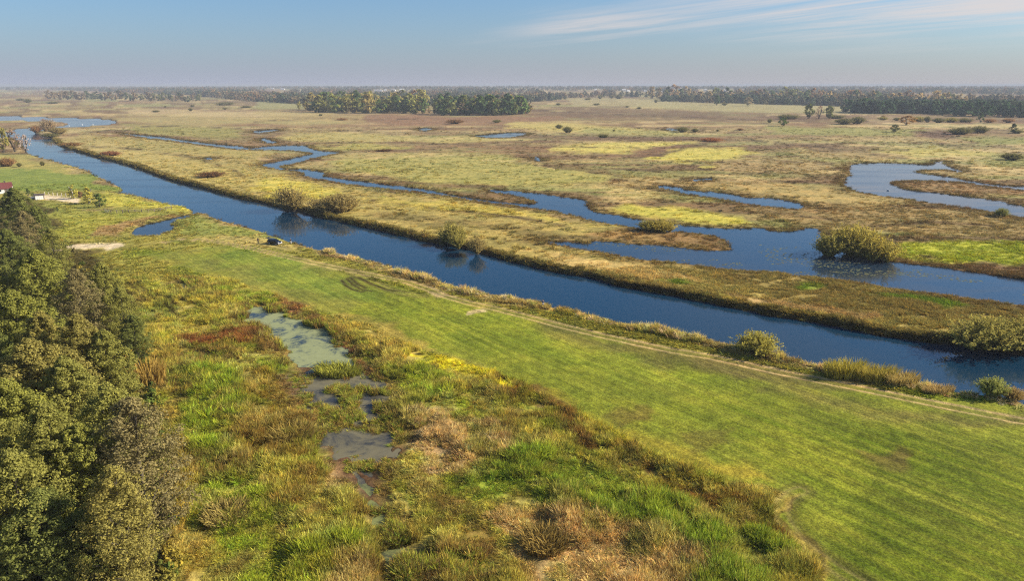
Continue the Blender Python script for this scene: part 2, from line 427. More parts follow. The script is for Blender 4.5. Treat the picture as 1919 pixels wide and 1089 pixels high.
# (polygon in survey pixels, feather px, colour, strength, noise metres, noise amount)
LAYERS = [
 # --- far plain
 ([(560, 214), (700, 214), (1000, 217), (1060, 222), (980, 232), (760, 236), (640, 230)], 6, L(136, 100, 68), .85, 30, .6),
 ([(950, 206), (1180, 204), (1420, 214), (1919, 224), (1919, 230), (1400, 228), (1100, 222)], 5, L(112, 88, 60), .75, 40, .9),
 ([(1200, 188), (1600, 196), (1680, 214), (1460, 212), (1180, 200)], 5, L(158, 152, 92), .8, 60, .5),
 ([(1060, 184), (1300, 186), (1220, 198), (1080, 200)], 4, L(160, 150, 92), .7, 60, .5),
 ([(480, 185), (585, 187), (590, 205), (480, 203)], 4, L(146, 146, 84), .85, 60, .4),
 ([(200, 218), (420, 212), (520, 225), (380, 240), (230, 228)], 5, L(166, 152, 82), .7, 40, .6),
 ([(230, 205), (480, 207), (600, 214), (480, 220), (260, 214)], 4, L(190, 168, 108), .6, 60, .8),
 ([(220, 232), (420, 238), (470, 256), (400, 262), (270, 250)], 6, L(142, 140, 58), .8, 20, .5),
 ([(480, 208), (680, 214), (676, 232), (560, 236), (480, 226)], 6, L(166, 150, 80), .6, 40, .6),
 ([(520, 252), (620, 246), (800, 258), (900, 252), (1000, 262), (900, 267), (640, 268), (540, 264)], 5, L(172, 160, 76), .85, 20, .5),
 ([(580, 273), (680, 270), (780, 276), (700, 282), (600, 281)], 4, L(166, 160, 66), .8, 16, .6),
 ([(640, 296), (760, 290), (920, 288), (1020, 312), (1160, 328), (1100, 342), (960, 348), (800, 344), (690, 330), (620, 312)], 9, L(158, 152, 74), .95, 15, .35),
 ([(960, 298), (1000, 300), (1060, 318), (1160, 326), (1140, 318), (1050, 306)], 4, L(118, 96, 58), .7, 12, .6),
 ([(960, 228), (1060, 230), (1180, 240), (1290, 250), (1100, 250), (960, 240)], 5, L(182, 168, 74), .85, 20, .5),
 ([(1090, 240), (1290, 246), (1260, 252), (1100, 250)], 4, L(148, 148, 72), .8, 20, .4),
 ([(1070, 252), (1300, 256), (1420, 262), (1250, 266), (1090, 264)], 5, L(118, 92, 64), .8, 20, .6),
 ([(1030, 276), (1120, 268), (1220, 268), (1300, 264), (1250, 276), (1140, 286), (1040, 282)], 5, L(194, 182, 66), .9, 12, .5),
 ([(1220, 290), (1290, 274), (1400, 278), (1440, 288), (1370, 296), (1300, 304), (1230, 300)], 6, L(190, 180, 60), .9, 12, .5),
 ([(1290, 312), (1360, 308), (1350, 316), (1300, 316)], 4, L(188, 180, 64), .8, 8, .5),
 ([(1120, 294), (1230, 276), (1320, 264), (1280, 276), (1180, 296), (1130, 300)], 5, L(116, 86, 58), .85, 12, .6),
 ([(1340, 302), (1440, 294), (1560, 300), (1570, 312), (1540, 322), (1430, 324), (1340, 316)], 6, L(162, 140, 86), .85, 15, .4),
 ([(1480, 276), (1700, 288), (1700, 300), (1560, 298), (1500, 286)], 5, L(162, 142, 82), .8, 15, .4),
 ([(1439, 236), (1560, 238), (1740, 244), (1720, 256), (1560, 254), (1439, 250)], 5, L(142, 144, 62), .85, 20, .4),
 ([(1740, 244), (1860, 240), (1800, 262), (1745, 262)], 5, L(100, 76, 58), .8, 20, .6),
 ([(1790, 258), (1919, 252), (1919, 274), (1840, 272)], 5, L(136, 142, 60), .85, 20, .4),
 ([(1800, 296), (1919, 292), (1919, 324), (1840, 312)], 5, L(140, 140, 66), .85, 15, .4),
 ([(1620, 278), (1760, 276), (1860, 288), (1700, 294)], 4, L(182, 172, 66), .6, 12, .9),
 ([(1450, 266), (1590, 272), (1700, 282), (1540, 286)], 4, L(112, 88, 60), .7, 15, .8),
 ([(1150, 342), (1230, 330), (1290, 340), (1330, 356), (1240, 360), (1160, 352)], 6, L(164, 142, 80), .8, 12, .5),
 ([(1290, 342), (1439, 340), (1640, 366), (1720, 384), (1620, 400), (1439, 372), (1340, 358)], 7, L(168, 146, 82), .85, 12, .5),
 ([(1400, 392), (1560, 384), (1760, 392), (1919, 420), (1919, 455), (1700, 440), (1500, 425)], 8, L(148, 126, 74), .85, 10, .5),
 ([(1120, 392), (1180, 386), (1300, 392), (1400, 406), (1400, 420), (1280, 418), (1160, 404)], 6, L(186, 178, 62), .85, 8, .5),
 ([(1672, 344), (1760, 340), (1919, 358), (1919, 384), (1800, 366), (1700, 354)], 4, L(150, 120, 72), .8, 8, .6),
 ([(1675, 456), (1740, 450), (1919, 466), (1919, 506), (1780, 494), (1690, 480)], 7, L(160, 166, 38), .95, 6, .45),
 # --- strip between river and channel
 ([(100, 262), (160, 252), (240, 258), (480, 284), (490, 312), (560, 334), (760, 362), (1000, 396), (1100, 420), (1380, 470), (1000, 448), (1000, 460),
   (1919, 580), (1919, 664), (1680, 630), (1400, 580), (1100, 515), (820, 455), (520, 386), (300, 328)], 4, L(162, 146, 76), .95, 9, .4),
 ([(110, 268), (190, 262), (330, 290), (480, 330), (520, 352), (430, 350), (280, 312), (160, 286)], 9, L(176, 160, 78), .7, 8, .6),
 ([(160, 256), (300, 262), (440, 284), (430, 296), (260, 280)], 7, L(158, 146, 64), .7, 9, .5),
 ([(490, 330), (560, 344), (660, 360), (620, 376), (520, 364), (480, 348)], 8, L(194, 182, 62), .75, 6, .6),
 ([(700, 372), (860, 384), (1000, 400), (1150, 424), (1060, 420), (880, 400), (720, 388)], 8, L(188, 172, 66), .7, 6, .7),
 ([(680, 398), (800, 408), (1000, 428), (1180, 448), (1100, 452), (900, 432), (700, 412)], 6, L(122, 108, 58), .75, 6, .8),
 ([(1140, 430), (1300, 438), (1370, 462), (1250, 462), (1130, 446)], 6, L(146, 116, 68), .8, 5, .6),
 ([(1000, 470), (1160, 490), (1280, 508), (1340, 530), (1220, 530), (1060, 500)], 8, L(198, 170, 102), .8, 6, .5),
 ([(1320, 514), (1600, 540), (1919, 584), (1919, 630), (1700, 604), (1440, 556)], 9, L(140, 122, 64), .85, 6, .7),
 ([(1220, 524), (1300, 526), (1310, 536), (1260, 536)], 4, L(104, 128, 34), .9, 4, .5),
 ([(1620, 552), (1720, 556), (1800, 574), (1760, 582), (1650, 566)], 6, L(112, 138, 36), .95, 4, .6),
 ([(1480, 534), (1530, 538), (1530, 548), (1480, 546)], 4, L(120, 142, 40), .9, 4, .6),
 ([(1380, 556), (1520, 570), (1620, 588), (1560, 592), (1420, 572)], 6, L(182, 150, 98), .7, 5, .7),
 ([(1280, 546), (1500, 586), (1700, 620), (1690, 628), (1500, 594), (1290, 556)], 4, L(178, 160, 66), .8, 4, .5),
 # --- near side of the river
 ([(0, 256), (55, 290), (230, 352), (360, 400), (480, 436), (700, 500), (880, 558), (1110, 600), (1400, 664), (1600, 710), (1919, 772), (1919, 1089), (0, 1089)], 3, L(146, 140, 58), 1, 12, .1),
 ([(0, 318), (90, 312), (170, 326), (225, 350), (226, 362), (150, 358), (60, 362), (0, 350)], 5, L(118, 136, 48), .9, 8, .5),
 ([(0, 285), (60, 292), (130, 312), (170, 324), (90, 318), (0, 312)], 5, L(158, 148, 66), .85, 6, .5),
 ([(190, 364), (260, 370), (355, 396), (340, 402), (250, 394), (196, 384)], 5, L(178, 172, 58), .95, 5, .4),
 ([(60, 378), (180, 382), (200, 396), (330, 402), (250, 412), (80, 402)], 5, L(142, 144, 58), .9, 6, .4),
 ([(86, 402), (240, 404), (180, 440), (100, 450)], 8, L(154, 152, 54), .9, 6, .5),
 ([(190, 424), (330, 402), (346, 404), (262, 422), (240, 440), (196, 440)], 5, L(160, 130, 82), .85, 4, .6),
 ([(330, 424), (360, 405), (400, 408), (470, 432), (520, 450), (420, 440), (340, 436)], 6, L(140, 146, 66), .85, 5, .5),
 ([(340, 442), (480, 440), (560, 462), (520, 470), (380, 446)], 5, L(182, 164, 92), .75, 4, .6),
 ([(230, 478), (420, 462), (600, 500), (720, 530), (880, 575), (1000, 600), (1200, 648), (1340, 672), (1330, 680), (1400, 700), (1919, 830), (1919, 1089), (1600, 1089), (1520, 1035), (1475, 990), (1458, 950),
   (1480, 928), (1400, 915), (1320, 895), (1200, 840), (1060, 765), (960, 710), (860, 680), (760, 645), (690, 610), (600, 585), (520, 556), (430, 530), (340, 500)], 14, L(130, 140, 42), 1, 12, .35),
 ([(300, 480), (480, 478), (700, 536), (640, 590), (520, 560), (400, 520)], 20, L(140, 142, 62), .8, 10, .5),
 ([(340, 455), (470, 470), (600, 510), (720, 545), (720, 570), (600, 560), (470, 510)], 16, L(122, 144, 48), .8, 10, .6),
 ([(540, 488), (640, 506), (560, 505)], 8, L(178, 164, 92), .6, 6, .6),
 ([(760, 560), (900, 585), (1200, 660), (1340, 720), (1200, 720), (900, 660), (720, 590)], 24, L(132, 148, 40), .7, 14, .7),
 ([(980, 600), (1340, 676), (1700, 768), (1919, 820), (1919, 846), (1640, 790), (1330, 706), (1040, 640)], 14, L(112, 104, 56), .7, 10, .7),
 ([(1300, 740), (1600, 800), (1760, 900), (1700, 1000), (1560, 960), (1400, 860)], 40, L(112, 130, 22), .7, 16, .6),
 ([(1500, 810), (1919, 840), (1919, 1089), (1640, 1089), (1560, 1000), (1700, 930)], 40, L(88, 108, 14), .85, 18, .5),
 ([(900, 700), (1060, 750), (1260, 830), (1460, 900), (1440, 915), (1300, 880), (1060, 770), (940, 718)], 12, L(168, 152, 52), .75, 7, .8),
 ([(1590, 846), (1680, 838), (1720, 856), (1650, 876), (1600, 868)], 10, L(92, 78, 40), .85, 6, .6),
 ([(1140, 770), (1210, 764), (1230, 790), (1170, 796)], 10, L(110, 94, 46), .7, 6, .6),
 ([(1270, 815), (1360, 810), (1370, 842), (1290, 846)], 10, L(116, 104, 48), .6, 6, .6),
 ([(1180, 640), (1440, 690), (1700, 752), (1500, 726), (1300, 690)], 10, L(110, 98, 58), .7, 8, .7),
 # --- marsh
 ([(250, 520), (420, 520), (520, 552), (600, 590), (700, 616), (780, 650), (860, 682), (960, 712), (1060, 768), (1200, 842), (1320, 897), (1400, 915), (1480, 928), (1456, 950), (1475, 992), (1520, 1036),
   (1600, 1089), (300, 1089), (250, 800)], 9, L(158, 150, 64), 1, 6, .5),
 (None, 0, 0, 0, 0, 0),
 ([(250, 525), (360, 515), (420, 545), (440, 590), (350, 640), (250, 650)], 14, L(166, 156, 60), .8, 5, .6),
 ([(380, 540), (470, 548), (500, 570), (430, 575)], 8, L(132, 146, 44), .85, 5, .6),
 ([(250, 590), (300, 575), (330, 590), (300, 610), (255, 612)], 5, L(126, 134, 60), .9, 4, .3),
 ([(335, 630), (430, 620), (512, 622), (512, 648), (440, 664), (370, 660)], 8, L(124, 70, 42), .85, 3, .6),
 ([(500, 556), (590, 590), (620, 620), (660, 660), (690, 690), (650, 668), (612, 640), (585, 608), (500, 574)], 6, L(134, 86, 60), .85, 3, .6),
 ([(620, 590), (740, 620), (800, 660), (740, 680), (660, 650)], 10, L(184, 162, 76), .8, 4, .7),
 ([(600, 640), (720, 690), (780, 720), (720, 740), (640, 700)], 8, L(122, 90, 52), .7, 3, .8),
 ([(540, 690), (640, 690), (700, 720), (730, 800), (700, 860), (640, 830), (580, 780), (540, 740)], 12, MUD, .9, 3, .5),
 ([(600, 820), (660, 830), (720, 910), (690, 935), (640, 880)], 8, MUD, .85, 3, .5),
 ([(700, 950), (740, 1010), (830, 1050), (800, 1089), (730, 1089), (712, 1010)], 8, L(126, 128, 66), .85, 3, .5),
 ([(310, 690), (420, 686), (540, 668), (548, 690), (450, 730), (440, 860), (480, 920), (500, 1010), (430, 1089), (380, 960), (330, 800)], 14, L(130, 148, 40), .85, 5, .8),
 ([(730, 696), (800, 700), (900, 760), (880, 790), (760, 770)], 12, L(140, 152, 46), .9, 4, .6),
 ([(850, 890), (930, 850), (1010, 850), (1150, 895), (1300, 960), (1440, 1010), (1560, 1089), (1320, 1089), (1240, 1000), (1100, 950), (960, 945), (860, 930)], 14, L(120, 142, 42), .78, 5, 1.0),
 ([(480, 1000), (640, 980), (700, 1060), (600, 1089), (480, 1089)], 18, L(136, 146, 38), .8, 5, .8),
 ([(440, 700), (540, 700), (600, 800), (560, 880), (480, 860), (440, 780)], 14, L(126, 98, 44), .8, 4, .7),
 ([(740, 780), (800, 768), (930, 800), (960, 850), (890, 890), (820, 890), (760, 840)], 12, L(190, 160, 112), .9, 4, .7),
 ([(590, 870), (660, 880), (650, 940), (600, 930)], 8, L(196, 168, 116), .85, 3, .7),
 ([(900, 960), (1040, 950), (1200, 985), (1300, 1050), (1320, 1089), (1020, 1089), (980, 1020)], 14, L(194, 162, 108), .9, 4, .7),
 ([(620, 1040), (690, 1030), (700, 1089), (630, 1089)], 8, L(192, 164, 108), .8, 3, .7),
 ([(940, 700), (1010, 730), (1080, 780), (1120, 850), (1080, 840), (1010, 775), (900, 720)], 8, L(116, 82, 46), .8, 3, .7),
 ([(1180, 860), (1300, 910), (1440, 960), (1500, 1030), (1400, 1000), (1260, 930)], 9, L(118, 78, 40), .85, 3, .7),
 ([(760, 648), (860, 684), (980, 720), (970, 728), (850, 700), (770, 664)], 5, L(206, 192, 40), .9, 3, .6),
 ([(980, 728), (1040, 760), (1010, 758)], 4, L(190, 176, 60), .7, 3, .6),
 ([(240, 640), (310, 640), (330, 800), (360, 950), (420, 1089), (200, 1089), (230, 800)], 14, L(158, 138, 62), .9, 5, .7),
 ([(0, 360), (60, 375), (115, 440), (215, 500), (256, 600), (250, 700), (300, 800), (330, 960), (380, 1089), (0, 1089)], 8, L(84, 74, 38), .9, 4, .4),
 ([(1484, 926), (1450, 940), (1450, 985), (1500, 1034), (1590, 1089), (1620, 1089), (1530, 1030), (1478, 984), (1466, 950)], 4, L(178, 156, 70), .85, 2, .5),
 ([(1478, 934), (1460, 950), (1468, 985), (1510, 1026), (1610, 1089), (1620, 1089), (1520, 1024), (1476, 980), (1470, 952)], 2, L(92, 74, 36), .8, 2, .5),
 # --- sand and yards
 ([(118, 462), (150, 459), (232, 459), (226, 466), (205, 472), (180, 475), (172, 471), (190, 467), (150, 467), (122, 467)], 3, SAND, 1, 2, .5),
 ([(52, 368), (88, 366), (160, 373), (156, 378), (120, 377), (86, 373)], 2, L(214, 196, 160), 1, 2, .3),
 ([(145, 391), (200, 391), (206, 395), (160, 396)], 3, L(150, 128, 90), .7, 2, .5),
 ([(800, 545), (830, 552), (850, 568), (820, 560)], 4, L(196, 172, 126), .8, 2, .7),
 ([(872, 584), (896, 578), (900, 584), (880, 590)], 2, L(206, 186, 138), .8, 2, .6),
 ([(0, 220), (36, 222), (34, 225), (0, 226)], 2, L(196, 150, 120), .8, 4, .4),
]
# old ditches, sedge lines and cattle trails of the flood plain: (line, half width px, colour, strength)
DITCHES = [([(985, 290), (1002, 298), (1040, 315), (1100, 322), (1160, 330)], 1.6, 'd'), ([(1138, 345), (1200, 352), (1290, 365), (1340, 372)], 1.6, 'd'),
           ([(560, 269), (640, 267), (760, 268), (960, 272), (1060, 275), (1200, 277)], 1.3, 'd'), ([(1400, 262), (1460, 268), (1540, 275), (1640, 290), (1720, 298)], 1.8, 'd'),
           ([(960, 205), (1200, 216), (1440, 226), (1640, 227)], 1.2, 'd'), ([(1180, 264), (1300, 262), (1439, 258), (1560, 262)], 1.6, 'd'), ([(1150, 300), (1200, 296), (1260, 284), (1340, 264)], 2.6, 'd'),
           ([(1439, 300), (1520, 303), (1560, 308), (1585, 322), (1560, 340)], 3.0, 'd'), ([(230, 238), (330, 236), (400, 238), (480, 243)], 1.4, 'd'), ([(480, 228), (600, 221), (700, 224), (800, 222)], 1.2, 'd'),
           ([(1150, 316), (1230, 322), (1340, 326), (1439, 324)], 1.6, 'd'), ([(1280, 335), (1400, 336), (1560, 346)], 1.8, 'd'), ([(730, 264), (860, 258), (1000, 262)], 1.0, 'p'), ([(700, 296), (860, 290), (960, 288)], 1.0, 'p'),
           ([(1260, 300), (1380, 306), (1439, 318)], 1.2, 'd'), ([(1630, 228), (1760, 236), (1919, 240)], 1.2, 'p'), ([(1439, 216), (1600, 214), (1700, 222)], 1.2, 'p'), ([(1700, 262), (1780, 272), (1919, 276)], 1.8, 'd'),
           ([(1560, 420), (1640, 424), (1760, 418), (1860, 424)], 2.4, 'd'), ([(1300, 392), (1380, 398), (1480, 402), (1600, 418)], 2.0, 'd'), ([(700, 376), (820, 392), (960, 408), (1060, 426)], 3.0, 'd'),
           ([(650, 330), (700, 336), (820, 346), (940, 350)], 1.8, 'd'), ([(120, 272), (260, 280), (380, 300), (460, 330)], 2.0, 'd'), ([(900, 300), (1000, 305), (1040, 318)], 1.0, 'p'), ([(1160, 334), (1230, 340), (1290, 348)], 2.0, 'p')]
LAYERS = [(None if p is None else ext(p), f, c, o, nm, na) for p, f, c, o, nm, na in LAYERS]
_a = np.array(at(960, 715)); _b = np.array(at(1320, 895))
MOW = (_b - _a) / np.linalg.norm(_b - _a)


def cover(X, Y, sds):
    px, py = topx(X, Y)
    r = np.hypot(X, Y)
    # flood-plain ground: patchwork stretched across the valley
    a = fbm(X / 260, Y / 180, 11, 5); b = fbm(X / 90, Y / 70, 12, 4); c = fbm(X / 14, Y / 14, 13, 4)
    col = np.empty((len(X), 3))
    col[:] = L(154, 136, 80)

    def mix(cc, m):
        nonlocal col
        m = np.clip(m, 0, 1)[:, None]
        col = col * (1 - m) + cc * m
    mix(L(152, 146, 78), sstep(0.52, 0.64, a) * .75)
    mix(L(126, 106, 64), sstep(0.50, 0.62, b) * .75)
    mix(L(182, 160, 92), sstep(0.56, 0.72, 1 - b) * .6)
    mix(L(110, 88, 56), sstep(0.58, 0.70, c) * .55)
    e2 = fbm(X / 420, Y / 70, 16, 4); e3 = fbm(X / 300, Y / 60, 17, 4)
    mix(L(132, 98, 64), sstep(0.52, 0.62, e2) * .7)
    mix(L(140, 142, 74), sstep(0.54, 0.62, e3) * .7)
    e = fbm(X / 130, Y / 26, 14, 4); g_ = fbm(X / 60, Y / 34, 15, 4)
    mix(L(116, 90, 60), sstep(0.54, 0.64, e) * .8)
    mix(L(200, 176, 108), sstep(0.60, 0.72, g_) * .6)
    mead = in_meadow(px, py)
    A = np.clip(.045 * r, 3, 26)
    lv = np.clip(np.round(np.log2(A)), 1, 5)
    wx = np.zeros(len(X)); wy = np.zeros(len(X))
    for q_ in range(1, 6):
        k = lv == q_
        if k.any():
            sc_ = 2.0 ** q_ * 1.6
            wx[k] = fbm(X[k] / sc_, Y[k] / sc_, 201 + q_, 3) - .5; wy[k] = fbm(X[k] / sc_, Y[k] / sc_, 211 + q_, 3) - .5
    px0, py0 = px, py
    px, py = topx(X + A * 1.5 * wx, Y + A * 1.5 * wy)
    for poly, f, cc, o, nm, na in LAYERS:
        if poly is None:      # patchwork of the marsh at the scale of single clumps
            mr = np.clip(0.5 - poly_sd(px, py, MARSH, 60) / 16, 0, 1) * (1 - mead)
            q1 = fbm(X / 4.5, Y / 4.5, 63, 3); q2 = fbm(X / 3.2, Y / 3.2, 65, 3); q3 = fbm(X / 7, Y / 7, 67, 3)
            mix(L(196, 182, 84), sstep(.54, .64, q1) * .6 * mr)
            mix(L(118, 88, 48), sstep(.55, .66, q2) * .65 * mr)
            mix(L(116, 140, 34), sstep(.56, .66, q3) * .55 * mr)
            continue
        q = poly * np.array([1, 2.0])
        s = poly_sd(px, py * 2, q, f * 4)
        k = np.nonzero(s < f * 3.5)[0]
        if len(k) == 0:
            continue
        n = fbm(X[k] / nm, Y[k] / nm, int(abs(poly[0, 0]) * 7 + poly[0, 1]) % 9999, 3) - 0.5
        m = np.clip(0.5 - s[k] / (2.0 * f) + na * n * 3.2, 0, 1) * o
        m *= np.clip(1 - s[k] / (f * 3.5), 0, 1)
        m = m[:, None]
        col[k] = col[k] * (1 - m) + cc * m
    px, py = px0, py0
    ex, ey = topx(X + A * .5 * wx, Y + A * .5 * wy)
    for ln_, hw_, kind_ in DITCHES:
        d_ = line_d(ex, ey * 2, np.array(ln_, float) * np.array([1, 2.0]), 14)
        k = np.nonzero(d_ < 14)[0]
        if len(k) == 0:
            continue
        nz_ = fbm(X[k] / 9, Y[k] / 9, 303, 3)
        m = (np.exp(-(d_[k] / (2 * hw_)) ** 2) * np.clip((nz_ - .28) * 3.2, 0, 1) * (.85 if kind_ == 'd' else .6))[:, None]
        col[k] = col[k] * (1 - m) + (L(84, 64, 42) if kind_ == 'd' else L(206, 182, 118)) * m
    mr = np.clip(0.5 - poly_sd(px, py, MARSH, 60) / 16, 0, 1) * (1 - mead)
    q1 = fbm(X / 3.5, Y / 3.5, 163, 3); q2 = fbm(X / 2.6, Y / 2.6, 165, 3); q3 = fbm(X / 5, Y / 5, 167, 3)
    mix(L(186, 172, 98), sstep(.56, .66, q1) * .45 * mr)
    mix(L(96, 86, 46), sstep(.57, .66, fbm(X / 2.2, Y / 2.2, 169, 3)) * .5 * mr)
    mix(L(120, 94, 52), sstep(.58, .69, q2) * .38 * mr)
    mix(L(126, 142, 44), sstep(.58, .68, q3) * .4 * mr)
    # sedge fringes beside channels and pools; shaded soil band along the river
    n = fbm(X / 5, Y / 5, 41, 3) - 0.5
    for (nm, poly, wz, bw, wob), s in zip(BODIES, sds):
        if nm in ('side_channel', 'oxbow_lake', 'flood_pool'):
            wd = 9 if nm == 'side_channel' else 13
            m = np.where(s < 60, np.clip(1 - s / wd + n * 1.6, 0, 1) * .75, 0)
            cc = L(112, 90, 52)
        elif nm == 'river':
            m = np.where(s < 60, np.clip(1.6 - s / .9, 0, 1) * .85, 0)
            cc = L(66, 54, 36)  # bare bank soil, darkened to paint the shade of the bank face
        elif nm in ('duckweed_pond', 'marsh_pool', 'mud_pool'):
            m = np.where(s < 60, np.clip(1 - s / 3.5 + n, 0, 1) * .7, 0)
            cc = L(108, 78, 54)
        else:
            m = np.where(s < 60, np.clip(1 - s / 2.5 + n, 0, 1) * .5, 0)
            cc = L(120, 98, 60)
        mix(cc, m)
        mix(L(60, 52, 40), np.where(s < 0, .9, 0))
    # mowing swaths on the meadow
    u = X * MOW[1] - Y * MOW[0]; v = X * MOW[0] + Y * MOW[1]
    st = fbm(u / 1.9, v / 60, 51, 2) - 0.5
    ws = np.sin(2 * math.pi * (u + 1.6 * (fbm(X / 22, Y / 22, 57, 2) - .5)) / 2.7)
    wa = sstep(.35, .6, fbm(X / 18, Y / 18, 58, 3))
    st2 = fbm(u / 4.5, v / 30, 53, 3) - 0.5
    k = mead * np.clip(1.25 - r / 330, 0.15, 1)
    mix(L(172, 166, 60), np.clip(st2 * 4.2, 0, 1) * .25 * k)
    mix(L(104, 108, 30), np.clip(-st2 * 3.6, 0, 1) * .25 * k)
    mix(L(174, 168, 62), np.clip(ws, 0, 1) * .16 * k * wa)
    mix(L(92, 98, 26), np.clip(-ws, 0, 1) * .18 * k * wa)
    mix(L(96, 100, 26), np.clip(-st * 3.6, 0, 1) * .3 * k)
    mix(L(164, 160, 58), np.clip(st * 3.6, 0, 1) * .25 * k)
    # wheel tracks
    d, d2 = track_d(X, Y)
    wn = 0.65 + 0.7 * (fbm(X / 5, Y / 5, 61, 3) - 0.1)
    mix(L(150, 134, 74), np.exp(-(d / 1.9) ** 4) * .15)
    mix(L(176, 152, 104), np.exp(-((d - 1.1) / 0.34) ** 2) * 1.1 * wn)
    mix(L(104, 100, 46), np.exp(-(d / 0.5) ** 2) * .7)
    mix(L(150, 134, 80), np.exp(-((d2 - 0.8) / 0.35) ** 2) * .6 * wn)
    mix(L(84, 72, 38), np.exp(-((d2 - 1.5) / 0.4) ** 2) * .5 * wn)
    for arc in ARCS:
        da = line_d(X, Y, arc, 5)
        mix(L(70, 60, 30), np.exp(-(da / 0.55) ** 2) * .95)
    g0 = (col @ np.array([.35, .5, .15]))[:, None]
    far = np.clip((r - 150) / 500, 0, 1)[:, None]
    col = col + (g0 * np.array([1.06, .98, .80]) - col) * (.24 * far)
    return np.clip(col, 0.004, 0.8), mead, px, py


MEADOW = ext([(262, 478), (420, 462), (600, 500), (720, 530), (880, 575), (1000, 600), (1200, 648), (1440, 697), (1680, 748), (1919, 796), (1919, 1089), (1600, 1089),
   (1520, 1035), (1475, 990), (1458, 950), (1480, 928), (1400, 915), (1320, 895), (1200, 840), (1060, 765), (960, 710), (860, 680), (760, 645), (690, 610),
   (600, 585), (520, 556), (430, 530), (340, 500)])
MARSH = ext([(255, 520), (420, 524), (520, 556), (600, 588), (690, 614), (760, 648), (860, 684), (960, 714), (1060, 769), (1200, 844), (1320, 899), (1400, 918), (1472, 930), (1456, 950),
   (1475, 992), (1520, 1036), (1600, 1089), (0, 1089), (0, 700), (200, 600)])
SANDS = [ext([(118, 462), (150, 459), (232, 459), (226, 466), (205, 472), (180, 475), (172, 471), (190, 467), (150, 467), (122, 467)]),
         ext([(52, 368), (88, 366), (160, 373), (156, 378), (120, 377), (86, 373)])]
NEARSIDE = ext([(0, 256), (55, 290), (230, 352), (360, 400), (480, 436), (700, 500), (880, 558), (1110, 600), (1400, 664), (1600, 710), (1919, 772), (1919, 1089), (0, 1089)])


def in_meadow(px, py):
    return np.clip(0.5 - poly_sd(px, py, MEADOW, 60) / 20, 0, 1)


# ------------------------------------------------------------------ materials
def new_mat(name):
    m = bpy.data.materials.new(name)
    m.use_nodes = True
    t = m.node_tree
    t.nodes.clear()
    out = N(t, 'ShaderNodeOutputMaterial')
    return m, t, out


def plain(name, col, rough=0.7, metal=0.0, noise=0.25, scale=3.0, spec=0.3):
    m, t, out = new_mat(name)
    p = N(t, 'ShaderNodeBsdfPrincipled')
    tc = N(t, 'ShaderNodeTexCoord')
    n = N(t, 'ShaderNodeTexNoise')
    n.inputs['Scale'].default_value = scale
    n.inputs['Detail'].default_value = 5
    t.links.new(tc.outputs['Object'], n.inputs[0])
    f = maprange(t, n.outputs[0], 0.3, 0.7, 1 - noise, 1 + noise)
    sc = N(t, 'ShaderNodeVectorMath', operation='SCALE')
    sc.inputs[0].default_value = col[:3]
    t.links.new(f, sc.inputs[3])
    t.links.new(sc.outputs[0], p.inputs['Base Color'])
    p.inputs['Roughness'].default_value = rough
    p.inputs['Metallic'].default_value = metal
    p.inputs['Specular IOR Level'].default_value = spec
    t.links.new(p.outputs[0], out.inputs[0])
    return m


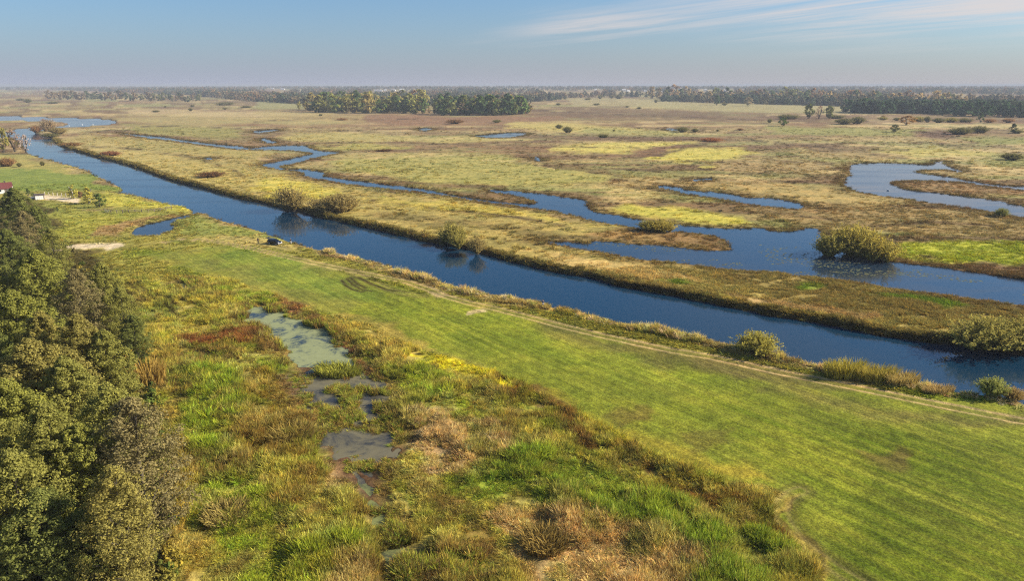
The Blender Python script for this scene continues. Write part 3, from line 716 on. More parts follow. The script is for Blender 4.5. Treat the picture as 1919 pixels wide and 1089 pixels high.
def ground_material(name="ground_cover", mown=False):
    m, t, out = new_mat(name)
    p = N(t, 'ShaderNodeBsdfPrincipled')
    p.inputs['Roughness'].default_value = 0.95
    p.inputs['Specular IOR Level'].default_value = 0.08
    a = N(t, 'ShaderNodeAttribute', attribute_name='cover')
    g = N(t, 'ShaderNodeNewGeometry')
    n1 = N(t, 'ShaderNodeTexNoise'); n1.inputs['Scale'].default_value = 0.55; n1.inputs['Detail'].default_value = 6; n1.inputs['Roughness'].default_value = 0.7
    n2 = N(t, 'ShaderNodeTexNoise'); n2.inputs['Scale'].default_value = 2.6; n2.inputs['Detail'].default_value = 5; n2.inputs['Roughness'].default_value = 0.75
    n3 = N(t, 'ShaderNodeTexNoise'); n3.inputs['Scale'].default_value = 0.09; n3.inputs['Detail'].default_value = 5; n3.inputs['Roughness'].default_value = 0.65
    for n in (n1, n2, n3):
        t.links.new(g.outputs['Position'], n.inputs[0])
    f1 = maprange(t, n1.outputs[0], 0.3, 0.7, 0.66, 1.34)
    f2 = maprange(t, n2.outputs[0], 0.3, 0.7, 0.72, 1.28)
    f3 = maprange(t, n3.outputs[0], 0.3, 0.7, 0.80, 1.20)
    if mown:       # short grass: finer relief, swath lines along the mowing direction
        f1 = maprange(t, n1.outputs[0], 0.32, 0.68, 0.70, 1.18)
        n2.inputs['Scale'].default_value = 3.6
        f2 = maprange(t, n2.outputs[0], 0.34, 0.66, 0.48, 1.30)
        f3 = maprange(t, n3.outputs[0], 0.3, 0.7, 0.72, 1.12)
        m1 = N(t, 'ShaderNodeMapping'); m1.inputs['Rotation'].default_value = (0, 0, -math.atan2(MOW[1], MOW[0]))
        m2 = N(t, 'ShaderNodeMapping'); m2.inputs['Scale'].default_value = (0.045, 1.5, 0.1)
        t.links.new(g.outputs['Position'], m1.inputs[0]); t.links.new(m1.outputs[0], m2.inputs[0])
        n4 = N(t, 'ShaderNodeTexNoise'); n4.inputs['Scale'].default_value = 1.0; n4.inputs['Detail'].default_value = 3; n4.inputs['Roughness'].default_value = 0.55
        t.links.new(m2.outputs[0], n4.inputs[0])
        f1 = math_node(t, 'MULTIPLY', f1, maprange(t, n4.outputs[0], 0.36, 0.64, 0.84, 1.15))
    f = math_node(t, 'MULTIPLY', math_node(t, 'MULTIPLY', f1, f2), f3)
    sc = N(t, 'ShaderNodeVectorMath', operation='SCALE')
    t.links.new(a.outputs['Color'], sc.inputs[0]); t.links.new(f, sc.inputs[3])
    hue = mix_col(t, maprange(t, n3.outputs[0], 0.4, 0.65, 0, 0.35), sc.outputs[0],
                  mix_col(t, 1.0, sc.outputs[0], (1.25, 0.95, 0.85), 'MULTIPLY'))
    t.links.new(hue, p.inputs['Base Color'])
    b = N(t, 'ShaderNodeBump')
    b.inputs['Strength'].default_value = 0.5 if mown else 0.65
    b.inputs['Distance'].default_value = 0.35
    hsum = math_node(t, 'ADD', n1.outputs[0], math_node(t, 'MULTIPLY', n2.outputs[0], 0.45))
    t.links.new(hsum, b.inputs['Height'])
    t.links.new(b.outputs[0], p.inputs['Normal'])
    t.links.new(p.outputs[0], out.inputs[0])
    return m


def water_material(name, deep, scum=None, ripple=0.06, scum_lo=0.42, scum_hi=0.6):
    m, t, out = new_mat(name)
    p = N(t, 'ShaderNodeBsdfPrincipled')
    g = N(t, 'ShaderNodeNewGeometry')
    p.inputs['Base Color'].default_value = (*deep, 1)
    p.inputs['IOR'].default_value = 1.333
    p.inputs['Specular IOR Level'].default_value = 0.5
    n1 = N(t, 'ShaderNodeTexNoise'); n1.inputs['Scale'].default_value = 0.45; n1.inputs['Detail'].default_value = 3; n1.inputs['Roughness'].default_value = 0.5
    mpn = N(t, 'ShaderNodeMapping'); mpn.inputs['Rotation'].default_value = (0, 0, 0.9); mpn.inputs['Scale'].default_value = (0.02, 0.085, 1)
    t.links.new(g.outputs['Position'], n1.inputs[0])
    t.links.new(g.outputs['Position'], mpn.inputs[0])
    n2 = N(t, 'ShaderNodeTexNoise'); n2.inputs['Scale'].default_value = 1.0; n2.inputs['Detail'].default_value = 4; n2.inputs['Distortion'].default_value = 0.6
    t.links.new(mpn.outputs[0], n2.inputs[0])
    gust = maprange(t, n2.outputs[0], 0.42, 0.66, 0.15, 1.0)
    b = N(t, 'ShaderNodeBump')
    t.links.new(math_node(t, 'MULTIPLY', gust, ripple), b.inputs['Strength'])
    b.inputs['Distance'].default_value = 0.5
    t.links.new(n1.outputs[0], b.inputs['Height'])
    t.links.new(b.outputs[0], p.inputs['Normal'])
    t.links.new(maprange(t, n2.outputs[0], 0.42, 0.66, 0.03, 0.16), p.inputs['Roughness'])
    if scum:
        n4 = N(t, 'ShaderNodeTexNoise'); n4.inputs['Scale'].default_value = 0.16; n4.inputs['Detail'].default_value = 8; n4.inputs['Roughness'].default_value = 0.68
        n4.inputs['Distortion'].default_value = 0.7
        t.links.new(g.outputs['Position'], n4.inputs[0])
        n5 = N(t, 'ShaderNodeTexNoise'); n5.inputs['Scale'].default_value = 1.6; n5.inputs['Detail'].default_value = 8; n5.inputs['Roughness'].default_value = 0.75
        t.links.new(g.outputs['Position'], n5.inputs[0])
        d = N(t, 'ShaderNodeBsdfPrincipled'); d.inputs['Roughness'].default_value = 0.85; d.inputs['Specular IOR Level'].default_value = 0.2
        t.links.new(mix_col(t, maprange(t, n5.outputs[0], 0.35, 0.65), scum, tuple(x * 0.85 for x in scum)), d.inputs['Base Color'])
        ms = N(t, 'ShaderNodeMixShader')
        t.links.new(maprange(t, math_node(t, 'ADD', n4.outputs[0], math_node(t, 'MULTIPLY', math_node(t, 'SUBTRACT', n5.outputs[0], 0.5), 0.35)), scum_lo, scum_hi, 0.0, 0.95), ms.inputs[0])
        t.links.new(p.outputs[0], ms.inputs[1]); t.links.new(d.outputs[0], ms.inputs[2])
        t.links.new(ms.outputs[0], out.inputs[0])
    else:
        t.links.new(p.outputs[0], out.inputs[0])
    return m


def leaf_material(name, source, trans=0.3, vary=0.5, gain=1.0):
    """source: 'object' takes the object's own colour, 'instancer' the colour stored on its point"""
    m, t, out = new_mat(name)
    if source == 'object':
        o = N(t, 'ShaderNodeObjectInfo'); colr = o.outputs['Color']
    else:
        a = N(t, 'ShaderNodeAttribute', attribute_name='tcol', attribute_type='INSTANCER'); colr = a.outputs['Color']
    at_ = N(t, 'ShaderNodeAttribute', attribute_name='tone')
    f = maprange(t, at_.outputs['Fac'], 0, 1, gain * (1 - vary), gain * (1 + vary), smooth=False)
    sc = N(t, 'ShaderNodeVectorMath', operation='SCALE')
    t.links.new(colr, sc.inputs[0]); t.links.new(f, sc.inputs[3])
    warm = mix_col(t, maprange(t, at_.outputs['Fac'], 0.6, 1.0, 0, 0.6), sc.outputs[0],
                   mix_col(t, 1.0, sc.outputs[0], (1.12, 1.04, 0.72), 'MULTIPLY'))
    d = N(t, 'ShaderNodeBsdfDiffuse'); t.links.new(warm, d.inputs[0])
    tr = N(t, 'ShaderNodeBsdfTranslucent'); t.links.new(warm, tr.inputs[0])
    ms = N(t, 'ShaderNodeMixShader'); ms.inputs[0].default_value = trans
    t.links.new(d.outputs[0], ms.inputs[1]); t.links.new(tr.outputs[0], ms.inputs[2])
    t.links.new(ms.outputs[0], out.inputs[0])
    return m


M_GROUND = ground_material()
M_MEADOW = ground_material("mown_grass", True)
M_RIVER = water_material("river_water", (0.005, 0.028, 0.056), ripple=0.06)
M_CHANNEL = water_material("channel_water", (0.012, 0.028, 0.05), ripple=0.05)
M_POND = water_material("pond_water", (0.012, 0.018, 0.022), ripple=0.02)
M_SCUM = water_material("duckweed_water", (0.03, 0.045, 0.05), tuple(L(146, 152, 108)), 0.02, 0.38, 0.52)
M_MUD = water_material("mud_water", (0.035, 0.036, 0.034), tuple(L(116, 110, 86)), 0.02, 0.34, 0.60)
M_POOL = water_material("marsh_water", (0.03, 0.035, 0.032), tuple(L(128, 132, 78)), 0.02, 0.34, 0.56)
M_LEAF = leaf_material("leaves", 'object', 0.4, 0.42, 1.95)
M_LEAFI = leaf_material("leaves_scattered", 'instancer', 0.3, 0.5, 1.4)
M_BLADE = leaf_material("grass_blades", 'instancer', 0.3, 0.45)
M_BLADEO = leaf_material("reed_blades", 'object', 0.3, 0.45)
M_BARK = plain("bark", (0.10, 0.085, 0.065), 0.9, 0, 0.4, 2.0, 0.1)
M_BARKP = plain("pale_bark", (0.42, 0.40, 0.36), 0.85, 0, 0.4, 2.0, 0.1)


# ------------------------------------------------------------------ object helpers
def tag(o, label=None, cat=None, group=None, kind=None):
    if label: o['label'] = label
    if cat: o['category'] = cat
    if group: o['group'] = group
    if kind: o['kind'] = kind
    return o


def thing(name, label, cat, loc=(0, 0, 0), rz=0.0, group=None):
    o = bpy.data.objects.new(name, None)
    o.empty_display_size = 0.3
    C.objects.link(o)
    o.location = loc
    o.rotation_euler = (0, 0, rz)
    return tag(o, label, cat, group)


def put(name, me, parent=None, mat=None):
    o = bpy.data.objects.new(name, me)
    C.objects.link(o)
    if mat is not None and len(me.materials) == 0:
        me.materials.append(mat)
    if parent is not None:
        o.parent = parent
    return o


def np_mesh(name, V, F, mat=None, tone=None, smooth=False, fsize=4):
    """V (n,3), F (m,fsize) to a mesh, tone per face"""
    me = bpy.data.meshes.new(name)
    V = np.ascontiguousarray(V, np.float32); F = np.ascontiguousarray(F, np.int32)
    me.vertices.add(len(V)); me.vertices.foreach_set('co', V.ravel())
    me.loops.add(F.size); me.loops.foreach_set('vertex_index', F.ravel())
    me.polygons.add(len(F))
    me.polygons.foreach_set('loop_start', np.arange(0, F.size, fsize, dtype=np.int32))
    if smooth:
        me.polygons.foreach_set('use_smooth', np.ones(len(F), bool))
    me.update(calc_edges=True)
    if tone is not None:
        a = me.attributes.new('tone', 'FLOAT', 'FACE'); a.data.foreach_set('value', np.ascontiguousarray(tone, np.float32))
    if mat: me.materials.append(mat)
    return me


def tube_arrays(pts, rad, n=6):
    pts = [Vector(p) for p in pts]
    V, F = [], []
    for i, p in enumerate(pts):
        d = (pts[min(i + 1, len(pts) - 1)] - pts[max(i - 1, 0)]).normalized()
        a = d.orthogonal().normalized(); b = d.cross(a)
        for k in range(n):
            th = 2 * math.pi * k / n
            V.append(p + (a * math.cos(th) + b * math.sin(th)) * rad[i])
    for i in range(len(pts) - 1):
        for k in range(n):
            k2 = (k + 1) % n
            F.append((i * n + k, i * n + k2, (i + 1) * n + k2, (i + 1) * n + k))
    return V, F


def tubes_mesh(name, tubes, mat, n=6):
    V, F = [], []
    for pts, rad in tubes:
        v, f = tube_arrays(pts, rad, n)
        o = len(V); V += v; F += [tuple(i + o for i in q) for q in f]
    return np_mesh(name, np.array([tuple(v) for v in V]), np.array(F), mat, None, True)


def leaf_quads(P, Nrm, size, tone, name, mat, aspect=1.0, rng=RNG):
    n = len(P)
    Nrm = Nrm / (np.linalg.norm(Nrm, axis=1, keepdims=True) + 1e-9)
    t = rng.normal(size=(n, 3))
    t -= (t * Nrm).sum(1, keepdims=True) * Nrm
    t /= np.linalg.norm(t, axis=1, keepdims=True) + 1e-9
    b = np.cross(Nrm, t)
    s = np.asarray(size).reshape(-1, 1)
    # leaf-spray shape: a kite with a bent tip
    a0 = P - t * s; a1 = P + b * s * 0.55 * aspect + Nrm * s * .15; a2 = P + t * s; a3 = P - b * s * 0.55 * aspect + Nrm * s * .15
    V = np.stack([a0, a1, a2, a3], 1).reshape(-1, 3)
    F = np.arange(n * 4).reshape(-1, 4)
    return np_mesh(name, V, F, mat, tone)


def unit(rng, n):
    d = rng.normal(size=(n, 3))
    return d / np.linalg.norm(d, axis=1, keepdims=True)


def crown_mesh(name, seed, Ht, R, z0, n_cl, n_lf, leaf, prof=0.7, rc=0.3, mat=M_LEAF, peak=0.45, drop=0.0, fill=0.45):
    rng = np.random.default_rng(seed)
    t = rng.random(n_cl) ** 0.85
    env = np.where(t < peak, np.sin(np.pi / 2 * np.clip(t / peak, 0, 1) ** 0.7 * 0.9 + 0.16), np.cos(np.pi / 2 * np.clip((t - peak) / (1 - peak), 0, 1)) ** prof)
    th = rng.random(n_cl) * 2 * np.pi
    lob = 1 + 0.22 * np.sin(2 * th + seed) + 0.15 * np.sin(5 * th + 2 * seed + t * 6)
    rr = R * env * lob * rng.random(n_cl) ** fill
    cen = np.stack([rr * np.cos(th), rr * np.sin(th), z0 + t * (Ht - z0)], 1)
    crad = R * rc * rng.uniform(0.6, 1.25, n_cl) * np.clip(0.55 + env * .5, 0.4, 1)
    ct = rng.random(n_cl)
    k = np.repeat(np.arange(n_cl), n_lf)
    d = unit(rng, len(k)); d[:, 2] = d[:, 2] * 0.85 + 0.12
    q = rng.random(len(k)) ** 0.35
    P = cen[k] + d * (crad[k] * q)[:, None] * np.array([1, 1, 0.8])
    P[:, 2] -= drop * rng.random(len(k))
    out = cen[k] - np.array([0, 0, z0 + 0.35 * (Ht - z0)])
    out = out / (np.linalg.norm(out, axis=1, keepdims=True) + 1e-6)
    Nn = d * 0.8 + out * 0.35 + rng.normal(size=(len(k), 3)) * 0.5
    tone = np.clip(0.5 + 0.25 * (ct[k] - 0.5) + rng.normal(size=len(k)) * 0.2, 0, 1)
    return leaf_quads(P, Nn, leaf * rng.uniform(0.7, 1.3, len(k)), tone, name, mat, 1.0, rng), cen


def trunk_mesh(name, seed, Ht, z0, R, cen, r0, mat=M_BARK, n_limb=14, n=6):
    rng = random.Random(seed)
    top = Ht * 0.9
    lean = (rng.uniform(-.4, .4), rng.uniform(-.4, .4))
    sp = [(lean[0] * k ** 2 * .8 + rng.uniform(-.08, .08) * (k > 0), lean[1] * k ** 2 * .8 + rng.uniform(-.08, .08) * (k > 0), -0.4 + (top + .4) * k) for k in [i / 7 for i in range(8)]]
    tubes = [(sp, [r0 * (1.25 if i == 0 else 1) * (1 - 0.9 * i / 7) + 0.02 for i in range(8)])]
    for i in range(n_limb):
        c = cen[rng.randrange(len(cen))]
        f = min(0.95, max(0.2, (c[2] - R * rng.uniform(.4, 1.0)) / top))
        i0 = int(f * 7); a = Vector(sp[i0]).lerp(Vector(sp[min(7, i0 + 1)]), f * 7 - i0)
        b = Vector(c); mid = a.lerp(b, 0.5) + Vector((0, 0, R * 0.08))
        rr = r0 * (1 - 0.85 * f) * 0.5
        tubes.append(([a, mid, b], [rr, rr * .6, 0.02]))
    return tubes_mesh(name, tubes, mat, n)


# ------------------------------------------------------------------ ground sheet
print('ground')
th_d = np.radians(np.arange(-45, 45.001, 0.088))
th = np.concatenate([np.radians(np.arange(-180, -45, 4.5)), th_d, np.radians(np.arange(49.5, 180, 4.5)), [math.pi]])
dep = np.concatenate([[89.9, 80, 70, 60, 52, 46, 43, 41.5], np.arange(40.5, 30, -0.088), np.arange(30, 13, -0.045), np.arange(13, 0.5, -0.088), [0.44, 0.38, 0.33, 0.28, 0.24, 0.20, 0.17, 0.14, 0.11]])
rr = (H + 0.3) / np.tan(np.radians(dep))
TH, RR = np.meshgrid(th, rr)
GX = (RR * np.sin(TH)).ravel(); GY = (RR * np.cos(TH)).ravel()
nR, nT = RR.shape
SDS = water(GX, GY)
GZ = height(GX, GY, SDS)
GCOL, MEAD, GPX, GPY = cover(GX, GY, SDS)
idx = np.arange(nR * nT).reshape(nR, nT)
FACES = np.stack([idx[:-1, :-1], idx[:-1, 1:], idx[1:, 1:], idx[1:, :-1]], -1).reshape(-1, 4)
P3 = np.stack([GX, GY, GZ], 1)
# vertex normals of the whole sheet, so that its pieces meet without a seam
fn = np.cross(P3[FACES[:, 2]] - P3[FACES[:, 0]], P3[FACES[:, 3]] - P3[FACES[:, 1]])
vn = np.zeros_like(P3)
for k in range(4):
    for c in range(3):
        vn[:, c] += np.bincount(FACES[:, k], fn[:, c], len(P3))
vn /= np.linalg.norm(vn, axis=1, keepdims=True) + 1e-12
if vn[:, 2].mean() < 0:
    FACES = FACES[:, ::-1]; vn = -vn
fx = GX[FACES].mean(1); fy = GY[FACES].mean(1)
fpx, fpy = topx(fx, fy)
front = fy > 20
td, td2 = track_d(fx, fy)
cls = np.zeros(len(FACES), int)
near = (poly_sd(fpx, fpy, NEARSIDE, 5) < 0) & front
cls[near] = 1
cls[near & (poly_sd(fpx, fpy, MEADOW, 5) < 0)] = 2
cls[near & (poly_sd(fpx, fpy, MARSH, 5) < 0)] = 3
for s in SANDS:
    cls[near & (poly_sd(fpx, fpy, s, 5) < 0)] = 5
cls[(td < 1.5) & front] = 4
for c, nm in enumerate(['floodplain', 'river_shore', 'meadow', 'marsh', 'dirt_track', 'sand']):
    f = FACES[cls == c]
    u, invx = np.unique(f, return_inverse=True)
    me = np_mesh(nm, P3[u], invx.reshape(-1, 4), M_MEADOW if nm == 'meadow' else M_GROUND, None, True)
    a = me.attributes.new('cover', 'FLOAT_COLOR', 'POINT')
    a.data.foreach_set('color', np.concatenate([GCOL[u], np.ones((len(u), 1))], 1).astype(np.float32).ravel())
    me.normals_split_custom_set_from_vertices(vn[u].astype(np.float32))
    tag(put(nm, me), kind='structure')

# ------------------------------------------------------------------ water sheets
taken = np.zeros(len(FACES), bool)
wm = {'river': M_RIVER, 'side_channel': M_CHANNEL, 'oxbow_lake': M_CHANNEL, 'flood_pool': M_CHANNEL, 'inlet_pond': M_POND,
      'duckweed_pond': M_SCUM, 'mud_pool': M_MUD, 'marsh_pool': M_POOL}
for (nm, poly, wz, bw, wob), s in zip(BODIES, SDS):
    vm = (s < 0.2).reshape(nR, nT)
    for _ in range(2):
        q = vm.copy()
        q[1:] |= vm[:-1]; q[:-1] |= vm[1:]; q[:, 1:] |= vm[:, :-1]; q[:, :-1] |= vm[:, 1:]
        vm = q
    fm = vm.ravel()[FACES].all(1) & ~taken
    if not fm.any():
        continue
    taken |= fm
    f = FACES[fm]
    u, invx = np.unique(f, return_inverse=True)
    V = P3[u].copy(); V[:, 2] = wz + rise(V[:, 0], V[:, 1])
    tag(put(nm, np_mesh(nm, V, invx.reshape(-1, 4), wm[nm], None, True)), kind='structure')

# ------------------------------------------------------------------ tree kinds (shared meshes)
print('trees')


def depth_of(X, Y):
    return Y * CP + H * SP


def gz(X, Y):
    X = np.atleast_1d(np.asarray(X, float)); Y = np.atleast_1d(np.asarray(Y, float))
    return height(X, Y)


def ground_pt(x, y):
    X, Y = at(x, y)
    z = float(gz(X, Y)[0])
    return float(X), float(Y), z


# near alders and their neighbours: unit 1 = 1 m
NEAR = []
for i, (Ht, R, z0, ncl, nlf, lf, prof, rc, peak, limbs) in enumerate([
        (17, 4.4, 2.0, 480, 84, .125, .75, .15, .40, 26), (18, 3.9, 2.5, 450, 84, .125, .65, .16, .45, 26), (15, 4.8, 1.5, 500, 84, .125, .8, .15, .42, 24),
        (16, 3.6, 2.0, 400, 62, .11, .7, .20, .45, 70), (19, 4.2, 3.0, 470, 80, .125, .6, .15, .36, 28), (14, 4.0, 1.2, 380, 56, .11, .8, .18, .45, 50)]):
    cm, cen = crown_mesh('alder_crown', 100 + i, Ht, R, z0, ncl, nlf, lf, prof, rc, M_LEAF, peak, 0.2, 0.5)
    tm = trunk_mesh('alder_trunk', 200 + i, Ht, z0, R, cen, 0.24, M_BARK, limbs)
    NEAR.append((tm, cm, Ht, R))


def near_tree(name, label, x, y, var, hgt, colr, group, wide=1.0):
    """the survey gives the top of the crown at (x, y)"""
    tm, cm, Ht, R = NEAR[var]
    X, Y = at(x, y, hgt)
    X, Y = float(X), float(Y)
    s = hgt / Ht
    t = thing(name, label, 'tree', (X, Y, float(gz(X, Y)[0])), random.uniform(0, 6.28), group)
    t.scale = (s * wide, s * wide, s)
    put('trunk', tm, t)
    c = put('crown', cm, t)
    c.color = (*colr, 1)
    return t


GRN, DGRN, OLV, PUR, BRN, YEL = (L(116, 116, 54, .9), L(102, 106, 54, .85), L(118, 116, 58, .9), L(122, 112, 74, .82), L(122, 114, 60, .9), L(150, 146, 52, 1))
G_ED = 'alders along the wood edge on the left'
for name, lab, x, y, v, h, c, wd in [
    ('alder_tree', 'big dark green alder rising highest beside the red roof', 22, 352, 0, 18, DGRN, 1.15),
    ('alder_tree', 'dark alder crown behind the grey-brown leafless tree, right of the tallest one', 66, 385, 1, 16, DGRN, 1.0),
    ('bare_tree', 'thin purplish brown half bare tree among dark alders', 40, 396, 3, 16, PUR, 1.1),
    ('alder_tree', 'dusky alder at the far right tip of the wood beside the sandy path', 92, 428, 5, 14, OLV, 1.1),
    ('alder_tree', 'dark green alder low at the left edge under the highest crown', 8, 430, 2, 15, DGRN, 1.1),
    ('alder_tree', 'broad bright green alder sunlit above the brown tree', 62, 468, 2, 18, GRN, 1.2),
    ('bare_tree', 'brown thinning tree between the bright green alder and the round olive one', 138, 505, 3, 17, PUR, 1.0),
    ('alder_tree', 'round olive green alder jutting out towards the tyre marks', 186, 492, 0, 16, OLV, .95),
    ('alder_tree', 'narrow dull olive alder on the rim facing the small lawn', 222, 540, 5, 13, OLV, 1.0),
    ('alder_tree', 'small drooping dark alder at the rim just above the orange willow', 246, 592, 1, 10, DGRN, 1.1),
    ('alder_tree', 'bright green alder crown at the left edge below the broad one', 18, 545, 2, 17, GRN, 1.1),
    ('alder_tree', 'yellowing alder crown ringed by green ones', 72, 586, 4, 18, BRN, .95),
    ('alder_tree', 'tall olive brown alder with a pointed sunlit crown in mid wood', 140, 592, 4, 18, BRN, 1.0),
    ('alder_tree', 'green alder behind the orange willow shrub', 192, 622, 1, 16, OLV, 1.05),
    ('alder_tree', 'wide brownish alder catching sun in the middle of the left edge', 52, 640, 2, 18, BRN, 1.1),
    ('alder_tree', 'full olive alder above the shaded gap with the visible trunk', 118, 672, 0, 17, OLV, 1.1),
    ('alder_tree', 'green alder crown on the left edge under the wide brownish one', 4, 716, 2, 17, GRN, 1.0),
    ('alder_tree', 'mixed olive alder leaning out over the reeds', 196, 724, 5, 17, OLV, 1.0),
    ('bare_tree', 'big airy grey brown tree with few leaves at the lower right of the wood', 240, 752, 3, 18, PUR, 1.1),
    ('alder_tree', 'yellow green alder left of the dark gap', 78, 764, 4, 18, OLV, 1.0),
    ('alder_tree', 'green alder right above the dark gap', 146, 800, 1, 16, GRN, 1.0),
    ('alder_tree', 'greyish alder crown in the lower left corner', 14, 850, 5, 16, OLV, 1.1),
    ('bare_tree', 'sparse brown tree in front of the airy grey brown one', 206, 880, 3, 15, BRN, 1.1),
    ('alder_tree', 'dark green alder with yellow leaves low in the left corner', 66, 922, 2, 13, DGRN, 1.1),
    ('alder_tree', 'small dark alder beside the lowest bare tree', 160, 950, 1, 11, DGRN, 1.2),
    ('alder_tree', 'shaded alder filling the wood behind the wide brownish crown', -50, 600, 0, 17, DGRN, 1.2),
    ('alder_tree', 'alder half cut by the left border beside the yellowing crown', -60, 480, 2, 18, GRN, 1.2),
    ('alder_tree', 'alder half cut by the left border level with the dark gap', -70, 760, 4, 18, OLV, 1.2)]:
    near_tree(name, lab, x, y, v, h, c, G_ED, wd)

# willow shrubs and reed stands
BUSH = []
for i, (ns, nl, lf, up) in enumerate([(420, 32, .045, .62), (460, 32, .042, .58), (400, 34, .044, .66), (440, 26, .040, .62)]):
    # a fan of arching shoots from a few stools, leaves along the upper part of each
    rg = np.random.default_rng(300 + i)
    st = rg.normal(size=(5, 2)) * .26
    k = rg.integers(0, 5, ns)
    a0 = np.concatenate([st[k] + rg.normal(size=(ns, 2)) * .05, np.zeros((ns, 1))], 1)
    th_ = rg.random(ns) * 2 * np.pi
    out = rg.random(ns) ** up
    ln_ = rg.uniform(.62, 1.12, ns)
    tipr = 1.0 * out * ln_
    a2 = a0 + np.stack([np.cos(th_) * tipr, np.sin(th_) * tipr, np.sqrt(np.clip(1 - (out * .9) ** 2, .03, 1)) * ln_], 1)
    a1 = a0 * .6 + a2 * .4 + np.array([0, 0, 1.0]) * (.14 * ln_)[:, None]
    t_ = rg.uniform(.12, 1.03, (ns, nl))[:, :, None]
    P_ = ((1 - t_) ** 2 * a0[:, None] + 2 * t_ * (1 - t_) * a1[:, None] + t_ ** 2 * a2[:, None]).reshape(-1, 3)
    P_ += rg.normal(size=P_.shape) * .022
    Nn = rg.normal(size=P_.shape) + (P_ - np.array([0, 0, .2])) * .9
    tone = np.clip(np.repeat(.5 + rg.normal(size=ns) * .2, nl) + rg.normal(size=ns * nl) * .12, 0, 1)
    cm = leaf_quads(P_, Nn, lf * rg.uniform(.6, 1.4, ns * nl), tone, 'willow_foliage', M_LEAF, .8, rg)
    tub = [([tuple(a0[j] - np.array([0, 0, .05])), tuple(a1[j]), tuple(a2[j])], [.011, .008, .003]) for j in range(0, ns, 6)]
    BUSH.append((tubes_mesh('willow_stems', tub, M_BARK, 4), cm))


def blades(seed, n, spread, hmin, hmax, width, lean, mat, name, seg=2):
    rng = np.random.default_rng(seed)
    th = rng.random(n) * 2 * np.pi
    r = spread * np.sqrt(rng.random(n))
    b = np.stack([r * np.cos(th), r * np.sin(th), np.full(n, -0.05)], 1)
    th2 = th + rng.normal(size=n) * .8
    ln = lean * (0.3 + rng.random(n))
    hh = rng.uniform(hmin, hmax, n)
    tip = b + np.stack([np.cos(th2) * ln * hh, np.sin(th2) * ln * hh, hh], 1)
    mid = b * .45 + tip * .55 + np.stack([-np.cos(th2) * ln * hh * .18, -np.sin(th2) * ln * hh * .18, hh * .10], 1)
    ph = rng.random(n) * np.pi
    side = np.stack([np.cos(ph), np.sin(ph), np.zeros(n)], 1) * (width * rng.uniform(.6, 1.3, n))[:, None]
    V = np.stack([b - side, b + side, mid + side * .9, mid - side * .9, tip + side * .22, tip - side * .22], 1).reshape(-1, 3)
    o = np.arange(n)[:, None] * 6
    F = np.concatenate([o + np.array([0, 1, 2, 3]), o + np.array([3, 2, 4, 5])], 1).reshape(-1, 4)
    tone = np.clip(np.repeat(0.5 + rng.normal(size=n) * .26, 2) + np.tile([-.1, .1], n), 0, 1)
    return np_mesh(name, V, F, mat, tone)


REEDST = [blades(330 + i, 900, 1.0, .35, 1.05, .026, .42, M_BLADEO, 'reed_stalks') for i in range(3)]


def px_size(X, Y, wpx, hpx):
    d = depth_of(X, Y)
    return wpx * d / FPX, hpx * d / FPX * 1.04


def shrub(name, label, cat, x, y, wpx, hpx, colr, var=0, group=None, rz=None, lift=0.0):
    X, Y, z = ground_pt(x, y)
    wm_, hm_ = px_size(X, Y, wpx, hpx)
    Y += wm_ * .25
    t = thing(name, label, cat, (X, Y, max(z, -0.5) + lift), random.uniform(0, 6.28) if rz is None else rz, group)
    t.scale = (wm_ * .54, wm_ * .54, hm_ * .88)
    put('stems', BUSH[var % 4][0], t)
    f = put('foliage', BUSH[var % 4][1], t)
    f.color = (*colr, 1)
    return t


def reed_stand(label, x, y, wpx, hpx, colr, var=0, group=None, name='reed_stand', cat='reeds', sq=1.0):
    X, Y, z = ground_pt(x, y)
    wm_, hm_ = px_size(X, Y, wpx, hpx)
    o = put(name, REEDST[var % 3])
    o.location = (X, Y + wm_ * .2, max(z, -.5))
    o.scale = (wm_ / 2, wm_ / 2 * sq, hm_)
    o.rotation_euler = (0, 0, random.uniform(-.3, .3))
    o.color = (*colr, 1)
    return tag(o, label, cat, group)


WGREY, WOLV, WYEL, WRED, WDK = L(126, 112, 68), L(126, 118, 60), L(136, 124, 58), L(130, 100, 64), L(100, 96, 56)
SB = 'willow shrubs on the far river bank'
for a in [
    ('grey brown willow shrub on the far bank, taller of the pair upstream', 545, 393, 66, 46, WGREY, 3),
    ('low middle willow shrub between the two taller ones on the far bank', 594, 399, 84, 30, WGREY, 3),
    ('dark rounded willow shrub right of the taller upstream pair mate', 641, 402, 64, 36, WGREY, 1),
    ('willow shrub hanging over the water in the middle of the far bank', 842, 458, 56, 40, WOLV, 0),
    ('half bare twiggy willow at the water, downstream of its leafy neighbour', 888, 474, 40, 34, WGREY, 3),
    ('tiny willow left of the mid-bank twiggy one', 862, 464, 36, 30, WOLV, 3),
    ('wide dark willow shrub on the far bank at the right border', 1850, 652, 130, 62, WOLV, 1),
    ('dark willow cut by the right border on the far bank', 1925, 655, 90, 56, WOLV, 0)]:
    shrub('willow_shrub', a[0], 'shrub', *a[1:6], a[6], SB)
BG = 'clumps of the big willow in the flooded channel'
for a in [('left dark part of the big yellow-topped willow standing in the flooded channel', 1565, 482, 62, 44, WOLV, 0),
          ('tallest yellow-topped middle part of the big willow in the flooded channel', 1608, 484, 90, 60, WYEL, 1),
          ('right spreading part of the big willow, touching the green meadow', 1650, 488, 70, 46, WYEL, 2)]:
    shrub('willow_shrub', a[0], 'shrub', *a[1:6], a[6], BG)
shrub('willow_shrub', 'rounded olive willow on the narrow brown spit in the channel', 'shrub', 1218, 436, 44, 22, WOLV, 0)
shrub('willow_shrub', 'pale olive willow right half of the pair on the narrow brown spit', 'shrub', 1242, 436, 42, 24, WYEL, 2)
